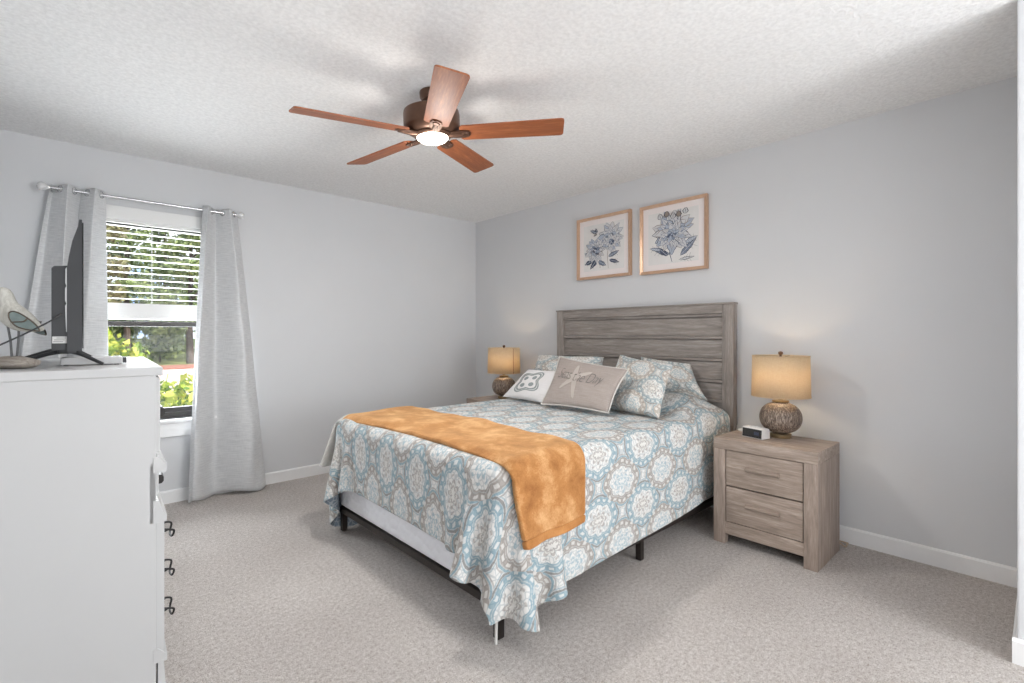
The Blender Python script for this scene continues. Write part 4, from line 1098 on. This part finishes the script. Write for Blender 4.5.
        leaf(.30, -.75, .75, .85, .10, 1); leaf(-.12, -.66, 2.75, .75, .09, 1); leaf(-.2, -.7, 2.4, .55, .08, 0); leaf(.25, -.9, .1, .6, .045, 3); leaf(-.5, -.45, 2.9, .45, .06, 2); leaf(.5, -.3, .4, .5, .08, 2)
        flower(.0, .22, .82, 5, False); flower(.05, .10, .50, 4, True)
        for k in range(5): petal(-.45+.24*k, .72+.06*math.sin(k*2), 1.57+rnd.uniform(-.4, .4), .24, .10, rnd.choice([3, 4, 2]), 5, .012)
    me_mats = [M['paper']]+INK
    for f in bm.faces: pass
    # indices: 0 paper for the sheet, ink slots shifted by one
    for f in list(bm.faces)[6:]: f.material_index += 1
    from_bm('print', bm, me_mats, r, False)
picture('left framed print of two blue flower heads above the headboard', -2.016, -1.467, 1.682, 2.208, 1, 3)
picture('right framed print of one large blue bloom above the headboard', -2.645, -2.104, 1.672, 2.198, 2, 8)

# ================================================================== CEILING FAN
FX, FY = -1.968, -2.137
fan = thing('ceiling_fan', 'five blade walnut ceiling fan with a lit round light', 'ceiling fan', (FX, FY, H))
bm = bm_new(); lathe(bm, [(0, -.001), (.062, -.001), (.066, -.006), (.064, -.030), (.052, -.046), (.022, -.052), (0, -.052)]); from_bm('canopy', bm, M['bronze'], fan)
bm = bm_new(); tube(bm, [(0, 0, -.05), (.0, 0, -.10)], .013, 14); from_bm('downrod', bm, M['bronze'], fan)
tilt = Matrix.Rotation(-math.atan(.061), 4, 'Y')     # the motor hangs a little low on the left
def fan_part(bm, name, mat, parent=fan, **k):
    bmesh.ops.transform(bm, matrix=Matrix.Translation((0, 0, -.214)) @ tilt, verts=bm.verts)
    return from_bm(name, bm, mat, parent, **k)
bm = bm_new(); lathe(bm, [(0, .132), (.03, .130), (.05, .124), (.125, .118), (.139, .110), (.142, .096), (.142, .034), (.139, .026), (.128, .014), (.112, .004), (.100, -.001), (0, -.001)], n=56); fan_part(bm, 'motor_housing', M['bronze'])
bm = bm_new(); lathe(bm, [(0, -.001), (.096, -.001), (.097, -.008), (.092, -.014), (.082, -.017), (0, -.017)], n=48); fan_part(bm, 'light_ring', M['bronze'])
bm = bm_new(); lathe(bm, [(.080, -.0165), (.078, -.022), (.065, -.033), (.040, -.040), (0, -.043)], n=48); fan_part(bm, 'light_lens', M['fanlight'])
a0 = -2.040
for k in range(5):
    a = a0+k*2*PI/5
    R_ = Matrix.Rotation(a, 4, 'Z') @ Matrix.Rotation(math.radians(-12), 4, 'X')
    bm = bm_new()
    out = []
    for t_ in np.linspace(0, 1, 7): out.append((.200+.012*math.cos(PI*(1-t_)*.5+PI/2)*0, 0))
    r0_, r1_, w0, w1 = .142, .667, .060, .070; rc = .016
    ol = [(r0_+.012, -w0), (r1_-rc, -w1), (r1_-rc*.3, -w1+rc*.3), (r1_, -w1+rc), (r1_, w1-rc), (r1_-rc*.3, w1-rc*.3), (r1_-rc, w1), (r0_+.012, w0), (r0_, w0-.014), (r0_, -w0+.014)]
    prism(bm, ol, 2, -.0035, .0035)
    b_ = from_bm('blade', bm, M['fanblade'], fan, False); b_.matrix_basis = Matrix.Translation((0, 0, -.214)) @ tilt @ R_
    bm = bm_new()
    prism(bm, [(.080, -.022), (.120, -.028), (.160, -.030), (.190, -.020), (.196, 0), (.190, .020), (.160, .030), (.120, .028), (.080, .022)], 2, -.0105, -.0036)
    lathe(bm, [(0, -.018), (.016, -.016), (.019, -.0105), (0, -.0105)], (.168, 0, 0), 16)
    tube(bm, [(.080, 0, -.002), (.12, 0, -.009), (.165, 0, -.011)], [.017, .013, .009], 10)
    bmesh.ops.transform(bm, matrix=R_, verts=bm.verts); fan_part(bm, 'blade_arm', M['bronze'], angle=50)
lamp('fan_glow', 'POINT', (FX, FY, H-.40), 3.2, (1, .96, .91), radius=.05)
lamp('fan_light', 'AREA', (FX, FY, H-.275), 13, (1, .98, .95), .17, target=(FX, FY, 0)).data.shape = 'DISK'
